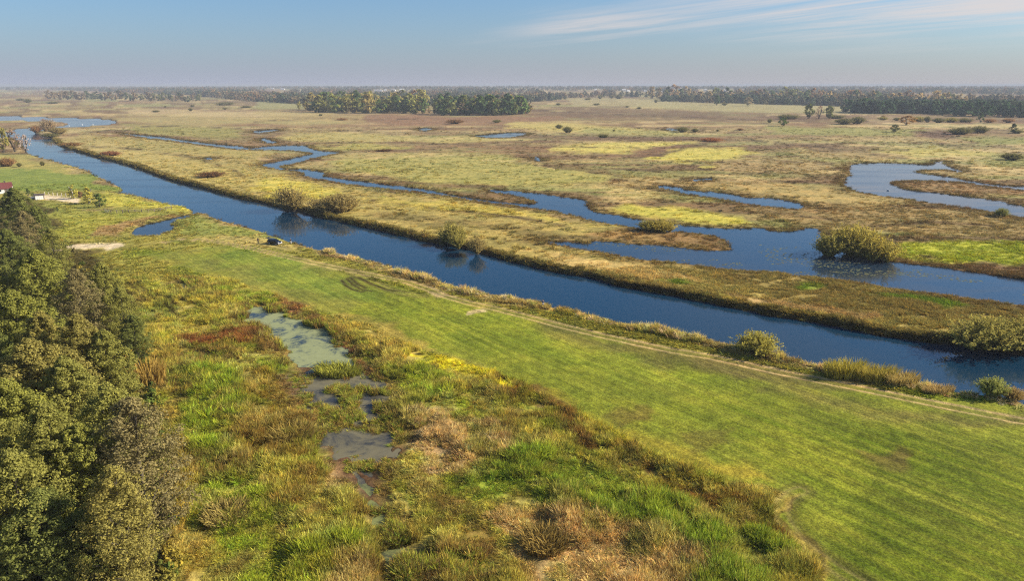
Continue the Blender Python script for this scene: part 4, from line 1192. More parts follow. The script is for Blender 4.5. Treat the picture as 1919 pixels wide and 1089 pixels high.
shrub('willow_shrub', 'dense olive green willow on the near bank beside the track', 'shrub', 1412, 668, 80, 40, L(138, 130, 62), 1)
shrub('willow_shrub', 'grey green willow on the near bank at the right border', 'shrub', 1872, 752, 56, 40, L(122, 124, 66), 0)
shrub('willow_shrub', 'dull trailing willow next to the near-bank one at the right border', 'shrub', 1905, 758, 44, 26, L(136, 116, 70), 3)
shrub('willow_shrub', 'small round bush on the oxbow shore at the right', 'shrub', 1876, 407, 24, 17, L(110, 110, 58), 1)
reed_stand('long yellow reed stand on the near bank', 1590, 712, 76, 34, L(186, 172, 74), 0, None, sq=.45)
reed_stand('lower right end of the long yellow reed stand', 1650, 720, 70, 30, L(184, 168, 78), 1, None, sq=.45)
reed_stand('pale dry reed clump right of the long yellow stand', 1698, 727, 62, 24, L(190, 168, 100), 2, None, sq=.5)
reed_stand('small straw reed clump before the last near-bank willow', 1765, 742, 60, 14, L(196, 170, 110), 0, None, sq=.4)
reed_stand('big orange brown reed clump beside the dark alders', 272, 725, 60, 44, L(174, 146, 76), 1)
reed_stand('dark brown rush tussock in the dry tan patch at the bottom', 1020, 1034, 84, 24, L(150, 128, 70), 2, None, 'rush_tussock', 'tussock')
reed_stand('brown rush tussock left of the scummy ditch at the bottom', 640, 1030, 66, 22, L(156, 138, 78), 0, None, 'rush_tussock', 'tussock')
reed_stand('tall brown rush tussock left of the muddy hollow', 545, 830, 76, 24, L(146, 128, 70), 1, None, 'rush_tussock', 'tussock')
reed_stand('brown rush tussock nearest to the lowest alders', 420, 985, 84, 26, L(156, 140, 80), 2, None, 'rush_tussock', 'tussock')
reed_stand('green yellow sedge island in the duckweed pond outlet', 628, 704, 86, 20, L(158, 158, 66), 0, None, 'sedge_island', 'sedge', .6)

# left bank and upper bend
for a in [('bushy brown willow at the upper river bend, taller of the group', 84, 247, 30, 24, L(126, 110, 84), 3),
          ('brown willow left in the group at the upper bend', 68, 248, 24, 15, WRED, 3),
          ('low round willow right in the group at the upper bend', 106, 252, 28, 13, WGREY, 1),
          ('low dark bush on the bank below the bend group', 92, 257, 34, 8, WDK, 0),
          ('reddish low bush at the water below the upper bend', 200, 293, 34, 9, L(124, 86, 58), 1),
          ('brown bush on the bank where the grass begins', 128, 275, 40, 8, L(124, 98, 60), 3),
          ('reddish brown low hedge bush at the left border', 10, 312, 30, 18, L(124, 96, 64), 3),
          ('small round bush right of the low hedge bush', 35, 313, 10, 8, WDK, 0),
          ('tiny conical bush alone on the left bank lawn', 78, 311, 8, 9, WDK, 1),
          ('row bush dark brown under the yellow bank rushes', 388, 334, 60, 9, L(104, 78, 50), 0)]:
    shrub('bush', a[0], 'bush', *a[1:6], a[6], 'bushes at the river bend')

# small trees
SMALL = []
for i, (Ht, R, z0, ncl, nlf, lf, prof, rc, peak) in enumerate([
        (1, .46, .12, 46, 20, .055, .6, .3, .4), (1, .40, .10, 44, 20, .05, .5, .3, .36), (1, .52, .16, 50, 20, .055, .75, .28, .45),
        (1, .32, .12, 40, 18, .05, 1.0, .32, .2), (1, .28, .10, 44, 16, .05, .8, .34, .35), (1, .44, .2, 46, 8, .04, .6, .3, .5)]):
    cm, cen = crown_mesh('small_crown', 400 + i, Ht, R, z0, ncl, nlf, lf, prof, rc, M_LEAF, peak, 0, .5)
    tm = trunk_mesh('small_trunk', 420 + i, Ht, z0, R, cen, .028, M_BARKP if i == 4 else M_BARK, 14 if i == 5 else 7, 4)
    SMALL.append((tm, cm))
FARC = []
for i, (R, z0, ncl, nlf, lf, prof, rc, peak) in enumerate([
        (.42, .1, 24, 9, .10, .6, .34, .4), (.34, .06, 24, 9, .10, .5, .36, .36), (.27, .12, 22, 9, .09, .9, .4, .25), (.46, .12, 26, 8, .10, .7, .3, .45), (.22, .08, 20, 9, .085, 1.0, .42, .3)]):
    cm, cen = crown_mesh('wood_crown', 450 + i, 1, R, z0, ncl, nlf, lf, prof, rc, M_LEAF, peak, 0, .5)
    FARC.append((trunk_mesh('wood_trunk', 470 + i, 1, z0, R, cen, .02, M_BARK, 3, 4), cm))


def small_tree(name, label, x, y, wpx, hpx, colr, var, group=None, kinds=SMALL, cat='tree'):
    X, Y, z = ground_pt(x, y)
    wm_, hm_ = px_size(X, Y, wpx, hpx)
    t = thing(name, label, cat, (X, Y, z - .05), random.uniform(0, 6.28), group)
    base_r = {id(SMALL): [.46, .40, .52, .32, .28, .44], id(FARC): [.42, .34, .27, .46, .22]}[id(kinds)][var]
    t.scale = (wm_ / (2 * base_r), wm_ / (2 * base_r), hm_)
    put('trunk', kinds[var][0], t)
    c = put('crown', kinds[var][1], t)
    c.color = (*colr, 1)
    return t


PINE, OAK, FOL = L(68, 84, 50), L(94, 98, 52), L(130, 116, 66)
for a in [('birch_tree', 'slim yellowing birch left of the reddish garden tree', 139, 373, 16, 25, L(140, 134, 62), 4),
          ('birch_tree', 'taller yellowing birch with a white stem in the garden', 167, 382, 22, 30, L(146, 138, 62), 4),
          ('pine_tree', 'dark bushy pine behind the garden fence', 186, 389, 22, 25, L(80, 92, 46), 1),
          ('garden_tree', 'small reddish brown tree between the two birches', 150, 371, 12, 11, L(104, 74, 54), 0),
          ('spruce_tree', 'small dark spruce left of the white-doored shed', 53, 367, 9, 13, L(66, 78, 40), 3),
          ('garden_shrub', 'low dark shrub touching the shed on its left', 62, 369, 8, 7, L(76, 86, 44), 0),
          ('spruce_tree', 'little dark spruce alone on the lawn below the garden', 108, 397, 7, 9, L(72, 82, 44), 3),
          ('garden_shrub', 'round lawn shrub left of the little spruce', 89, 398, 7, 5, L(86, 90, 50), 0),
          ('garden_shrub', 'round lawn shrub nearest the wood edge', 74, 399, 9, 8, L(84, 92, 56), 2),
          ('bare_tree', 'bare brown tree at the river by the left border', 27, 284, 34, 38, L(124, 104, 86), 5),
          ('bare_tree', 'pale bare tree leaning at the river behind the lawn', 50, 288, 22, 33, L(150, 134, 122), 5),
          ('alder_tree', 'green tree at the left border behind the bare brown one', 6, 286, 24, 46, L(118, 112, 58), 2),
          ('birch_tree', 'grey leafless tree at the upper bend among the bushes', 84, 240, 16, 22, L(130, 106, 92), 5)]:
    small_tree(*a, group=None)

# lone trees and bushes of the far plain
lone = [('tree', 'round dark oak left of the pale thicket in the far meadow', 1515, 222, 22, 25, OAK, 2), ('tree', 'dark oak right of the pale thicket in the far meadow', 1553, 222, 20, 22, OAK, 0),
        ('tree', 'pale leafless thicket between the two meadow oaks', 1535, 222, 18, 22, L(150, 128, 104), 5), ('tree', 'small dark oak standing alone nearest in the right meadow', 1467, 236, 20, 15, L(70, 84, 36), 2),
        ('tree', 'low umbrella-shaped tree alone on the green meadow', 1676, 247, 20, 13, L(84, 84, 40), 2), ('tree', 'orange brown rounded tree in the bush row before the pines', 1700, 234, 26, 16, L(136, 104, 50), 2),
        ('tree', 'slim dark tree by itself near the right border', 1898, 250, 13, 17, L(70, 76, 44), 0), ('tree', 'dark pyramid tree at the pine wood foot near the right', 1836, 230, 12, 18, PINE, 3),
        ('tree', 'grey leafless roundish tree in front of the mixed wood', 1401, 199, 15, 16, L(134, 122, 96), 2), ('tree', 'dark pine standing before the mixed wood with a brown trunk', 1342, 197, 13, 18, PINE, 1),
        ('tree', 'small round tree at the end of the far grove', 990, 212, 16, 17, FOL, 0)]
for a in lone:
    small_tree(a[0], a[1], *a[2:], group='lone trees of the far plain')
fb = [(1047, 241, 15, 8, WDK), (1064, 249, 18, 12, WDK), (1130, 258, 16, 7, WDK), (1282, 248, 24, 11, WDK), (1304, 248, 14, 8, WDK), (1328, 265, 44, 6, L(138, 94, 60)),
      (1480, 223, 30, 9, WDK), (1442, 230, 10, 8, WDK), (1588, 233, 36, 11, WDK), (1610, 232, 26, 14, WDK), (1656, 222, 8, 6, L(120, 100, 60)), (1572, 222, 30, 7, WDK), (1655, 225, 20, 6, WOLV), (1680, 226, 14, 6, WDK),
      (1724, 228, 20, 10, WOLV), (1738, 229, 12, 12, WDK), (1760, 230, 26, 9, WDK), (1785, 229, 24, 9, WOLV), (1812, 229, 20, 8, WDK), (1855, 230, 26, 8, WRED), (1895, 230, 24, 8, WRED),
      (1806, 252, 40, 13, WDK), (1838, 249, 26, 13, WDK), (1906, 250, 26, 7, WDK), (1908, 301, 46, 13, WDK), (1048, 197, 10, 4, WDK), (1102, 187, 11, 4, WDK), (1126, 185, 11, 8, WDK),
      (1147, 184, 8, 6, WDK), (1162, 185, 15, 8, WDK), (1187, 181, 10, 4, WDK), (1117, 197, 15, 4, WDK), (1175, 201, 8, 3, WDK), (1197, 204, 9, 4, WDK), (1229, 192, 6, 6, WDK), (1360, 197, 12, 5, WDK),
      (51, 192, 15, 7, WDK), (34, 188, 16, 4, WDK), (97, 194, 20, 4, WDK), (291, 210, 14, 4, WDK), (357, 208, 9, 6, WDK), (361, 200, 8, 4, WDK), (420, 197, 32, 6, WDK), (422, 205, 10, 4, WDK),
      (457, 202, 26, 4, WDK), (310, 201, 5, 3, WDK), (600, 217, 6, 4, WDK), (636, 225, 26, 4, WRED), (850, 232, 40, 8, L(112, 86, 56)), (928, 230, 18, 6, WDK), (1015, 186, 34, 9, WDK), (975, 184, 20, 6, WRED), (1345, 246, 6, 4, WDK), (1390, 244, 12, 4, WRED), (718, 284, 26, 4, L(96, 72, 46)), (1150, 246, 6, 4, WDK)]
where = lambda x, y: ('by the right border' if x > 1780 else 'right of the far meadow oaks' if x > 1560 else 'left of the far meadow oaks' if x > 1380 else 'in the wide middle of the flood plain' if x > 1020
                      else 'before the far grove' if x > 560 else 'on the far left flats')
for i, (x, y, wp, hp, cc) in enumerate(fb):
    if cc is WRED or cc[0] > WDK[0] * 1.3:
        lab = 'low rusty brown bush ' + where(x, y)
    else:
        lab = ('wide dark low bush ' if wp > 22 else 'rounded dark bush ' if hp > 7 else 'tiny dark bush ') + where(x, y)
    shrub('bush', lab, 'bush', x, y, wp, hp, cc, i, 'low bushes of the far plain')

# tree rows, one object a tree
trng = random.Random(5)


def row(name, lab, x0, y0, x1, y1, n, h0, h1, wr, cols, vars_, back=6, group=None):
    for i in range(n):
        f = (i + trng.uniform(-.3, .3)) / max(1, n - 1)
        x = x0 + (x1 - x0) * f; y = y0 + (y1 - y0) * f - trng.uniform(0, back)
        h = trng.uniform(h0, h1)
        k = trng.randrange(len(cols))
        cn, cc = cols[k]
        cc = np.array(cc) * trng.uniform(.82, 1.18)
        v = trng.choice(vars_)
        tall = 'tall' if h > (h0 + h1) / 2 else 'shorter'
        place = ['in the left third', 'in the middle', 'in the right third'][min(2, int(max(0, f) * 3))]
        small_tree(name, f"{tall} {lab.replace('*', cn)}", x, y, h * wr * trng.uniform(.8, 1.2), h, cc, v, lab.replace('* ', ''), FARC)


CG = [('dark green', L(84, 98, 50)), ('olive', L(112, 112, 60)), ('dark green', L(78, 92, 50)), ('olive', L(120, 114, 62)), ('yellow brown', L(124, 112, 66))]
CM = [('yellow brown', L(134, 116, 76)), ('rusty', L(128, 102, 72)), ('olive', L(112, 112, 68)), ('dark green', L(86, 98, 64)), ('tan', L(154, 136, 94))]
row('oak_tree', '* tree in the front of the middle grove', 586, 211, 790, 214, 30, 17, 34, .95, CG, [0, 1, 3], 5)
row('oak_tree', '* tree at the back of the middle grove', 600, 205, 786, 206, 20, 18, 32, .95, CG + CM[:2], [0, 1, 3], 8)
row('oak_tree', '* low tree at the left end of the middle grove', 563, 206, 590, 208, 4, 11, 15, .9, CG, [0, 3], 2)
row('oak_tree', '* young tree in the gap of the far grove', 797, 213, 814, 214, 3, 12, 18, .5, CM, [1, 4], 3)
row('pine_tree', '* tree of the dense dark block right of the grove', 822, 216, 985, 216, 30, 22, 34, .82, [('dark green', L(74, 92, 54)), ('dark green', L(80, 96, 52)), ('olive', L(104, 106, 60))], [1, 2, 1], 5)
row('pine_tree', '* tree behind the dense dark block', 830, 210, 980, 211, 16, 24, 33, .8, [('dark green', L(56, 70, 44)), ('yellow brown', L(128, 110, 60))], [1, 2], 5)
row('oak_tree', '* tree in the long row on the far left flats', 92, 187, 375, 191, 44, 9, 15, .95, [('dark green', L(74, 82, 54)), ('olive', L(96, 96, 62)), ('brown', L(110, 96, 72))], [0, 3, 1], 4)
row('mixed_tree', '* tree of the mixed wood behind the right meadow', 1222, 188, 1800, 200, 76, 13, 25, .8, CM, [1, 2, 4, 0], 5)
row('pine_tree', '* pine in the dark wood at the right border', 1584, 211, 1919, 222, 52, 16, 26, .8, [('dark green', L(62, 82, 52)), ('blackish green', L(52, 70, 46))], [1, 2, 0], 5)

# ------------------------------------------------------------------ scatter of what nobody could count
print('scatter')


def scatter(name, P, rot, scl, col, idx, sources):
    me = bpy.data.meshes.new(name)
    n = len(P)
    me.vertices.add(n); me.vertices.foreach_set('co', np.ascontiguousarray(P, np.float32).ravel())
    for an, ty, arr, key in (('rot', 'FLOAT_VECTOR', rot, 'vector'), ('scl', 'FLOAT_VECTOR', scl, 'vector')):
        a = me.attributes.new(an, ty, 'POINT'); a.data.foreach_set(key, np.ascontiguousarray(arr, np.float32).ravel())
    a = me.attributes.new('tcol', 'FLOAT_COLOR', 'POINT')
    a.data.foreach_set('color', np.concatenate([col, np.ones((n, 1))], 1).astype(np.float32).ravel())
    a = me.attributes.new('idx', 'INT', 'POINT'); a.data.foreach_set('value', np.ascontiguousarray(idx, np.int32))
    o = bpy.data.objects.new(name, me)
    C.objects.link(o)
    tag(o, kind='stuff')
    g = bpy.data.node_groups.new(name, 'GeometryNodeTree')
    g.interface.new_socket('Geometry', in_out='INPUT', socket_type='NodeSocketGeometry')
    g.interface.new_socket('Geometry', in_out='OUTPUT', socket_type='NodeSocketGeometry')
    gi = g.nodes.new('NodeGroupInput'); go = g.nodes.new('NodeGroupOutput')
    ip = g.nodes.new('GeometryNodeInstanceOnPoints')
    jg = g.nodes.new('GeometryNodeJoinGeometry')
    for s in reversed(sources):
        oi = g.nodes.new('GeometryNodeObjectInfo')
        oi.inputs['Object'].default_value = s
        oi.inputs['As Instance'].default_value = True
        g.links.new(oi.outputs['Geometry'], jg.inputs[0])
    g.links.new(gi.outputs[0], ip.inputs['Points'])
    g.links.new(jg.outputs[0], ip.inputs['Instance'])
    ip.inputs['Pick Instance'].default_value = True
    for an, ty, sock in (('idx', 'INT', 'Instance Index'), ('rot', 'FLOAT_VECTOR', 'Rotation'), ('scl', 'FLOAT_VECTOR', 'Scale')):
        na = g.nodes.new('GeometryNodeInputNamedAttribute'); na.data_type = ty
        na.inputs['Name'].default_value = an
        out = [x for x in na.outputs if x.enabled and x.name == 'Attribute'][0]
        g.links.new(out, ip.inputs[sock])
    g.links.new(ip.outputs[0], go.inputs[0])
    m = o.modifiers.new('scatter', 'NODES'); m.node_group = g
    return o


def src(me):
    return bpy.data.objects.new(me.name, me)


S_REED = [src(blades(500 + i, 40, .42, .45, 1.1, .027, .38, M_BLADE, 'reed_tuft')) for i in range(4)]
S_TUSS = [src(blades(510 + i, 44, .40, .35, .9, .028, .8, M_BLADE, 'sedge_tuft')) for i in range(4)]
S_GRASS = [src(blades(520 + i, 26, .55, .3, .8, .05, .9, M_BLADE, 'grass_tuft')) for i in range(4)]
S_LEAFY = []
for i in range(3):
    cm, _c = crown_mesh('undergrowth_leaves', 530 + i, 1, .75, .02, 26, 22, .085, .5, .32, M_LEAFI, .3, 0, .5)
    S_LEAFY.append(src(cm))
S_FTREE = []
for i, (R, z0, prof, peak) in enumerate([(.42, .05, .6, .4), (.32, .04, .5, .36), (.26, .08, .9, .25), (.48, .05, .7, .45)]):
    cm, _c = crown_mesh('far_crown', 540 + i, 1, R, z0, 18, 8, .12, prof, .36, M_LEAFI, peak, 0, .5)
    S_FTREE.append(src(cm))

srng = np.random.default_rng(77)


def polar_points(n, x0, x1, y0, y1):
    x = srng.uniform(x0, x1, n); y = srng.uniform(y0, y1, n)
    X, Y = at(x, y)
    return X, Y


def rots(n, tilt=.12):
    return np.stack([srng.normal(size=n) * tilt, srng.normal(size=n) * tilt, srng.uniform(0, 6.28, n)], 1)


def mottled(col, n, amt=.22):
    k = 1 + srng.normal(size=n) * amt
    col = col * np.clip(k, .45, 1.7)[:, None]
    w_ = np.clip(srng.normal(size=n) * .10, -.25, .25)
    return np.clip(col * np.stack([1 + w_, np.ones(n), 1 - w_], 1), .004, .9)


X1, Y1 = polar_points(90000, -200, 2150, 500, 1260)
X2, Y2 = polar_points(90000, -200, 2150, 238, 640)
X3, Y3 = polar_points(80000, 250, 1750, 510, 1200)
X4, Y4 = polar_points(34000, -500, 2700, 1230, 1800); X5, Y5 = polar_points(22000, 2140, 2900, 500, 1300)
AX = np.concatenate([X1, X2, X3, X4, X5]); AY = np.concatenate([Y1, Y2, Y3, Y4, Y5])
ASD = water(AX, AY)
AZ = height(AX, AY, ASD)
ACOL, AMEAD, APX, APY = cover(AX, AY, ASD)
wat = np.full(len(AX), 1e6)
pool = np.full(len(AX), 1e6)
chan = np.full(len(AX), 1e6)
riv = ASD[0]
for (nm, *_r), s in zip(BODIES, ASD):
    wat = np.minimum(wat, s)
    if nm in ('marsh_pool', 'duckweed_pond', 'mud_pool'): pool = np.minimum(pool, s)
    if nm in ('side_channel', 'oxbow_lake', 'flood_pool'): chan = np.minimum(chan, s)
trd, trd2 = track_d(AX, AY)
AR = np.hypot(AX, AY)
isnear = poly_sd(APX, APY, NEARSIDE, 5) < 0
ismarsh = poly_sd(APX, APY, MARSH, 5) < 0
sandy = np.zeros(len(AX), bool)
for s in SANDS:
    sandy |= poly_sd(APX, APY, s, 6) < 2
ok = (wat > 0.15) & (trd > 2.0) & (trd2 > 1.3) & ~sandy
mudb = ASD[[b_[0] for b_ in BODIES].index('mud_pool')]
emerge = (mudb < .4) & (trd > 2)
lum = ACOL @ np.array([.3, .6, .1])
green = ACOL[:, 1] / (ACOL[:, 0] + 1e-6)
dens = fbm(AX / 3.2, AY / 3.2, 71, 3)
big = fbm(AX / 9, AY / 9, 73, 3)

# marsh growth
mudness = np.clip(0.5 - poly_sd(APX, APY * 2, np.array([(540, 690), (640, 690), (700, 720), (730, 800), (710, 900), (720, 1089), (690, 930), (640, 880), (580, 780), (540, 740)]) * np.array([1, 2.]), 60) / 60, 0, 1)
m = ok & ismarsh & (AMEAD < .6) & (dens > .30 + .22 * mudness) & (pool > 0.4)
m |= emerge & (dens > .60)
m |= ismarsh & (AMEAD < .6) & (wat > -.7) & (wat <= .4) & (dens > .44)
m |= ismarsh & (pool < .4) & (ASD[[b_[0] for b_ in BODIES].index('duckweed_pond')] > 1) & (mudb > .4) & (dens > .50)
AZ = np.where(emerge | (pool < .4), np.maximum(AZ, Z_POOL), AZ)
n = m.sum()
col = mottled(ACOL[m] * 1.42, n, .32)
# odd neighbours: single stems of other kinds mixed in
odd = srng.random(n)
pal = np.array([L(178, 158, 88), L(134, 108, 58), L(138, 148, 46), L(190, 180, 78), L(150, 150, 56)])
pick = pal[srng.integers(0, 5, n)] * 1.4
wetc = np.array([L(150, 150, 60), L(128, 138, 52), L(160, 140, 74), L(126, 106, 60)])[srng.integers(0, 4, n)] * 1.25
col = np.where((wat[m] < .6)[:, None], mottled(wetc, n, .22), col)
k = (odd < .16)[:, None]
col = np.where(k, .45 * col + .55 * pick, col)
hgt = (0.30 + 1.3 * sstep(.38, .64, big[m]) + .5 * sstep(.5, .7, dens[m])) * srng.uniform(.6, 1.3, n)
hgt *= np.where(green[m] > 1.15, 1.1, .85) * (1 - .5 * mudness[m])
wid = srng.uniform(.5, 1.1, n) * (0.75 + .35 * hgt)
scatter('marsh_reeds', np.stack([AX[m], AY[m], AZ[m] - .05], 1), rots(n, .16), np.stack([wid, wid, hgt], 1), col, srng.integers(0, 8, n), S_REED + S_TUSS)

# short grass of the mown meadow and the bank
m = ok & isnear & ~(ismarsh & (AMEAD < .6)) & (AR < 420)
m &= srng.random(len(m)) < np.where(AMEAD > .5, 0, .6)
n = m.sum()
hgt = np.where(AMEAD[m] > .5, .11, .30) * srng.uniform(.5, 1.5, n) * (1 + AR[m] / 500)
wid = srng.uniform(.5, 1.1, n) * (1 + AR[m] / 400)
scatter('meadow_grass', np.stack([AX[m], AY[m], AZ[m] - .02], 1), rots(n), np.stack([wid, wid, hgt], 1), mottled(ACOL[m] * 1.08, n, .16), srng.integers(0, 4, n), S_GRASS)

# sedges of the flood plain beyond the river
m = ok & ~isnear & (AR < 1000) & (dens > .36 + .22 * sstep(.48, .60, fbm(AX / 70, AY / 55, 75, 3)))
n = m.sum()
fr = np.clip(1 - chan[m] / 12, 0, 1) + np.clip(1 - riv[m] / 3, 0, 1)
hgt = (.26 + .45 * sstep(.45, .7, big[m]) + .1 * np.clip(fr, 0, 1)) * srng.uniform(.6, 1.3, n) * (1 + AR[m] / 900)
wid = srng.uniform(.6, 1.2, n) * (1 + AR[m] / 350)
scatter('floodplain_sedge', np.stack([AX[m], AY[m], AZ[m] - .04], 1), rots(n), np.stack([wid, wid, hgt], 1), mottled(ACOL[m] * 1.18, n, .2), srng.integers(0, 8, n), S_TUSS + S_REED)

# fringe of tall growth along the river
rp = BODIES[0][1]
seg = np.roll(rp, -1, 0) - rp
ln = np.hypot(seg[:, 0], seg[:, 1])
mid = rp + seg / 2
ang = np.abs(np.arctan2(mid[:, 0], mid[:, 1]))
wgt = ln * (np.hypot(mid[:, 0], mid[:, 1]) < 800) * (ang < 1.0) / np.maximum(np.hypot(mid[:, 0], mid[:, 1]), 120) ** .7
nfr = 26000
k = srng.choice(len(rp), nfr, p=wgt / wgt.sum())
f = srng.random(nfr)
nx, ny = -seg[k, 1] / ln[k], seg[k, 0] / ln[k]
off = srng.normal(size=nfr) * 1.6
FX = rp[k, 0] + seg[k, 0] * f + nx * off; FY = rp[k, 1] + seg[k, 1] * f + ny * off
FSD = water(FX, FY)
FZ = height(FX, FY, FSD)
FC, _m, FPXX, FPYY = cover(FX, FY, FSD)
ins = np.minimum.reduce(FSD)
nearb = poly_sd(FPXX, FPYY, NEARSIDE, 30) < 14
clump = fbm(FX / 5, FY / 5, 81, 3)
keep = (ins > np.where(nearb, -.1, .55)) & (ins < 3.6)
keep |= (ins > -.3) & (ins <= .55) & (srng.random(nfr) < .35) & ~nearb
keep &= np.where(nearb, (clump > .36) & (FPXX > 610), True)
keep &= (track_d(FX, FY)[0] > 1.8)
n = keep.sum(); nb = nearb[keep]
straw = 1.35 * np.array([L(202, 180, 124), L(196, 176, 100), L(184, 160, 120), L(160, 154, 76)])[srng.integers(0, 4, n)]
dark = np.array([L(118, 104, 56), L(136, 126, 62), L(98, 84, 48), L(160, 142, 74)])[srng.integers(0, 4, n)]
col = mottled(np.where(nb[:, None], straw, dark), n, .2)
hgt = np.where(nb, .45 + 1.3 * sstep(.42, .7, clump[keep]), .6 + .7 * sstep(.4, .7, clump[keep])) * srng.uniform(.6, 1.25, n)
wid = srng.uniform(.6, 1.2, n) * (1 + np.hypot(FX[keep], FY[keep]) / 500)
scatter('bank_reeds', np.stack([FX[keep], FY[keep], np.maximum(FZ[keep], -1.0) - .03], 1), rots(n, .2), np.stack([wid, wid, hgt], 1), col, srng.integers(0, 8, n), S_REED + S_TUSS)

# sedge edging of channel, oxbow and pools
pts = []
for nm, poly, wz, bw, wob in BODIES:
    if nm in ('river', 'marsh_pool', 'duckweed_pond', 'mud_pool'):
        continue
    s_ = np.roll(poly, -1, 0) - poly; l_ = np.hypot(s_[:, 0], s_[:, 1]); r_ = np.hypot(poly[:, 0], poly[:, 1])
    cnt = int(min(5200, l_[(r_ < 900)].sum() * 2.6))
    if cnt < 3: continue
    p_ = l_ * (r_ < 900) / np.maximum(r_, 100) ** .5
    k = srng.choice(len(poly), cnt, p=p_ / p_.sum()); f = srng.random(cnt)[:, None]
    o_ = srng.normal(size=(cnt, 1)) * 3.2
    pts.append(poly[k] + s_[k] * f + np.stack([-s_[k, 1], s_[k, 0]], 1) / l_[k][:, None] * o_)
pts = np.concatenate(pts)
ES = water(pts[:, 0], pts[:, 1]); EZ = height(pts[:, 0], pts[:, 1], ES); ei = np.minimum.reduce(ES)
EC, *_ = cover(pts[:, 0], pts[:, 1], ES)
k = (ei > -.15) & (ei < 9)
n = k.sum()
er = np.hypot(pts[k, 0], pts[k, 1])
sed = np.array([L(124, 104, 58), L(140, 118, 64), L(104, 86, 48), L(132, 124, 60)])[srng.integers(0, 4, n)]
hgt = srng.uniform(.25, .6, n) * (1 + er / 1500); wid = srng.uniform(.7, 1.3, n) * (1 + er / 450)
scatter('channel_sedge', np.stack([pts[k, 0], pts[k, 1], np.maximum(EZ[k], -.6) - .03], 1), rots(n, .16), np.stack([wid, wid, hgt], 1), mottled(sed * .6 + EC[k] * .5, n, .2), srng.integers(0, 8, n), S_TUSS + S_REED)

# floating leaves on the side channel
fx_, fy_ = polar_points(26000, 1040, 2000, 420, 575)
fs = water(fx_, fy_)[1]
pat = fbm(fx_ / 16, fy_ / 10, 91, 4)
k = (fs < -.6) & (pat > .57) & (srng.random(len(fs)) < .45)
n = k.sum()
pad = src(np_mesh('floating_leaf', np.array([[math.cos(a) * (.5 if i % 2 else .42), math.sin(a) * .45, .0] for i, a in enumerate(np.linspace(0, 2 * math.pi, 9)[:-1])]), np.arange(8).reshape(1, 8), M_BLADE, [0.5], False, 8))
ps = srng.uniform(.25, .8, n)
scatter('floating_leaves', np.stack([fx_[k], fy_[k], np.full(n, Z_CHAN + .012)], 1), np.stack([np.zeros(n), np.zeros(n), srng.uniform(0, 6, n)], 1), np.stack([ps, ps, ps], 1),
        mottled(np.tile(L(122, 124, 92), (n, 1)), n, .2), np.zeros(n, int), [pad])

# undergrowth in and along the wood
gx, gy = polar_points(9000, -260, 420, 440, 1250)
gpx, gpy = topx(gx, gy)
wood = ext([(0, 430), (100, 470), (190, 560), (240, 640), (262, 720), (285, 840), (300, 960), (330, 1089), (0, 1089)])
d_ = poly_sd(gpx, gpy, wood, 80)
rim = np.clip(1 - np.abs(d_) / 45, 0, 1)
k = (d_ < 22) & (srng.random(len(gx)) < .26)
n = k.sum()
hh = srng.uniform(.8, 2.6, n); ww = hh * srng.uniform(.6, 1.0, n)
uc = np.array([L(96, 104, 44), L(132, 124, 56), L(116, 100, 56), L(140, 130, 60), L(84, 92, 44)])[srng.integers(0, 5, n)]
scatter('undergrowth', np.stack([gx[k], gy[k], gz(gx[k], gy[k]) - .1], 1), rots(n, .1), np.stack([ww, ww, hh], 1), mottled(uc, n, .2), srng.integers(0, 3, n), S_LEAFY)

# far woods that read as one mass; clearings are left before the farm and the village
HOUSES = [(709, 171), (722, 170), (737, 170), (753, 171), (511, 167), (530, 168), (1169, 171), (1177, 172), (1220, 172), (1209, 172), (1238, 174), (1116, 169), (1275, 168), (1322, 170), (1360, 171)]
belts = [([(0, 169), (90, 168), (200, 172), (330, 178), (480, 186), (480, 166), (240, 166), (0, 166.5)], 3600, .44),
         ([(330, 176), (470, 190), (600, 196), (820, 198), (1010, 190), (1060, 186), (1060, 168), (700, 164), (400, 166)], 7000, .43),
         ([(1000, 184), (1160, 182), (1230, 182), (1400, 186), (1600, 190), (1800, 194), (1919, 190), (1919, 168), (1400, 164), (1000, 164)], 6500, .44),
         ([(1240, 186), (1600, 192), (1800, 199), (1600, 200), (1240, 190)], 900, .2),
         ([(1600, 208), (1919, 216), (1919, 220), (1600, 212)], 600, .1),
         ([(-200, 166), (2200, 166), (2200, 163), (-200, 163)], 5000, .30),
         ([(830, 204), (985, 206), (985, 214), (830, 214)], 160, .1), ([(600, 202), (780, 204), (780, 211), (600, 209)], 90, .1)]
BX, BY, BK = [], [], []
for bi, (poly, cnt, thr) in enumerate(belts):
    poly = ext(poly) if bi != 5 else np.array(poly, float)
    lo, hi = poly.min(0), poly.max(0)
    lo[0] = max(lo[0], -260); hi[0] = min(hi[0], 2180)
    x = srng.uniform(lo[0], hi[0], cnt * 3); y = srng.uniform(lo[1], hi[1], cnt * 3)
    k = poly_sd(x, y, poly, 5) < 0
    x, y = x[k][:cnt], y[k][:cnt]
    X, Y = at(x, y)
    nn = fbm(X / 300, Y / 520, 95, 4)
    k = nn > thr
    BX.append(X[k]); BY.append(Y[k]); BK.append(np.full(k.sum(), bi))
BX = np.concatenate(BX); BY = np.concatenate(BY); BK = np.concatenate(BK)
n = len(BX)
tone = fbm(BX / 160, BY / 260, 97, 3) + srng.normal(size=n) * .13
cols = np.array([L(74, 86, 62), L(88, 94, 66), L(100, 98, 70), L(112, 102, 76), L(124, 110, 80), L(128, 106, 76)])
ci = np.clip(((tone - .25) / .5 * 6).astype(int), 0, 5)
ci = np.where(BK == 4, 0, ci)
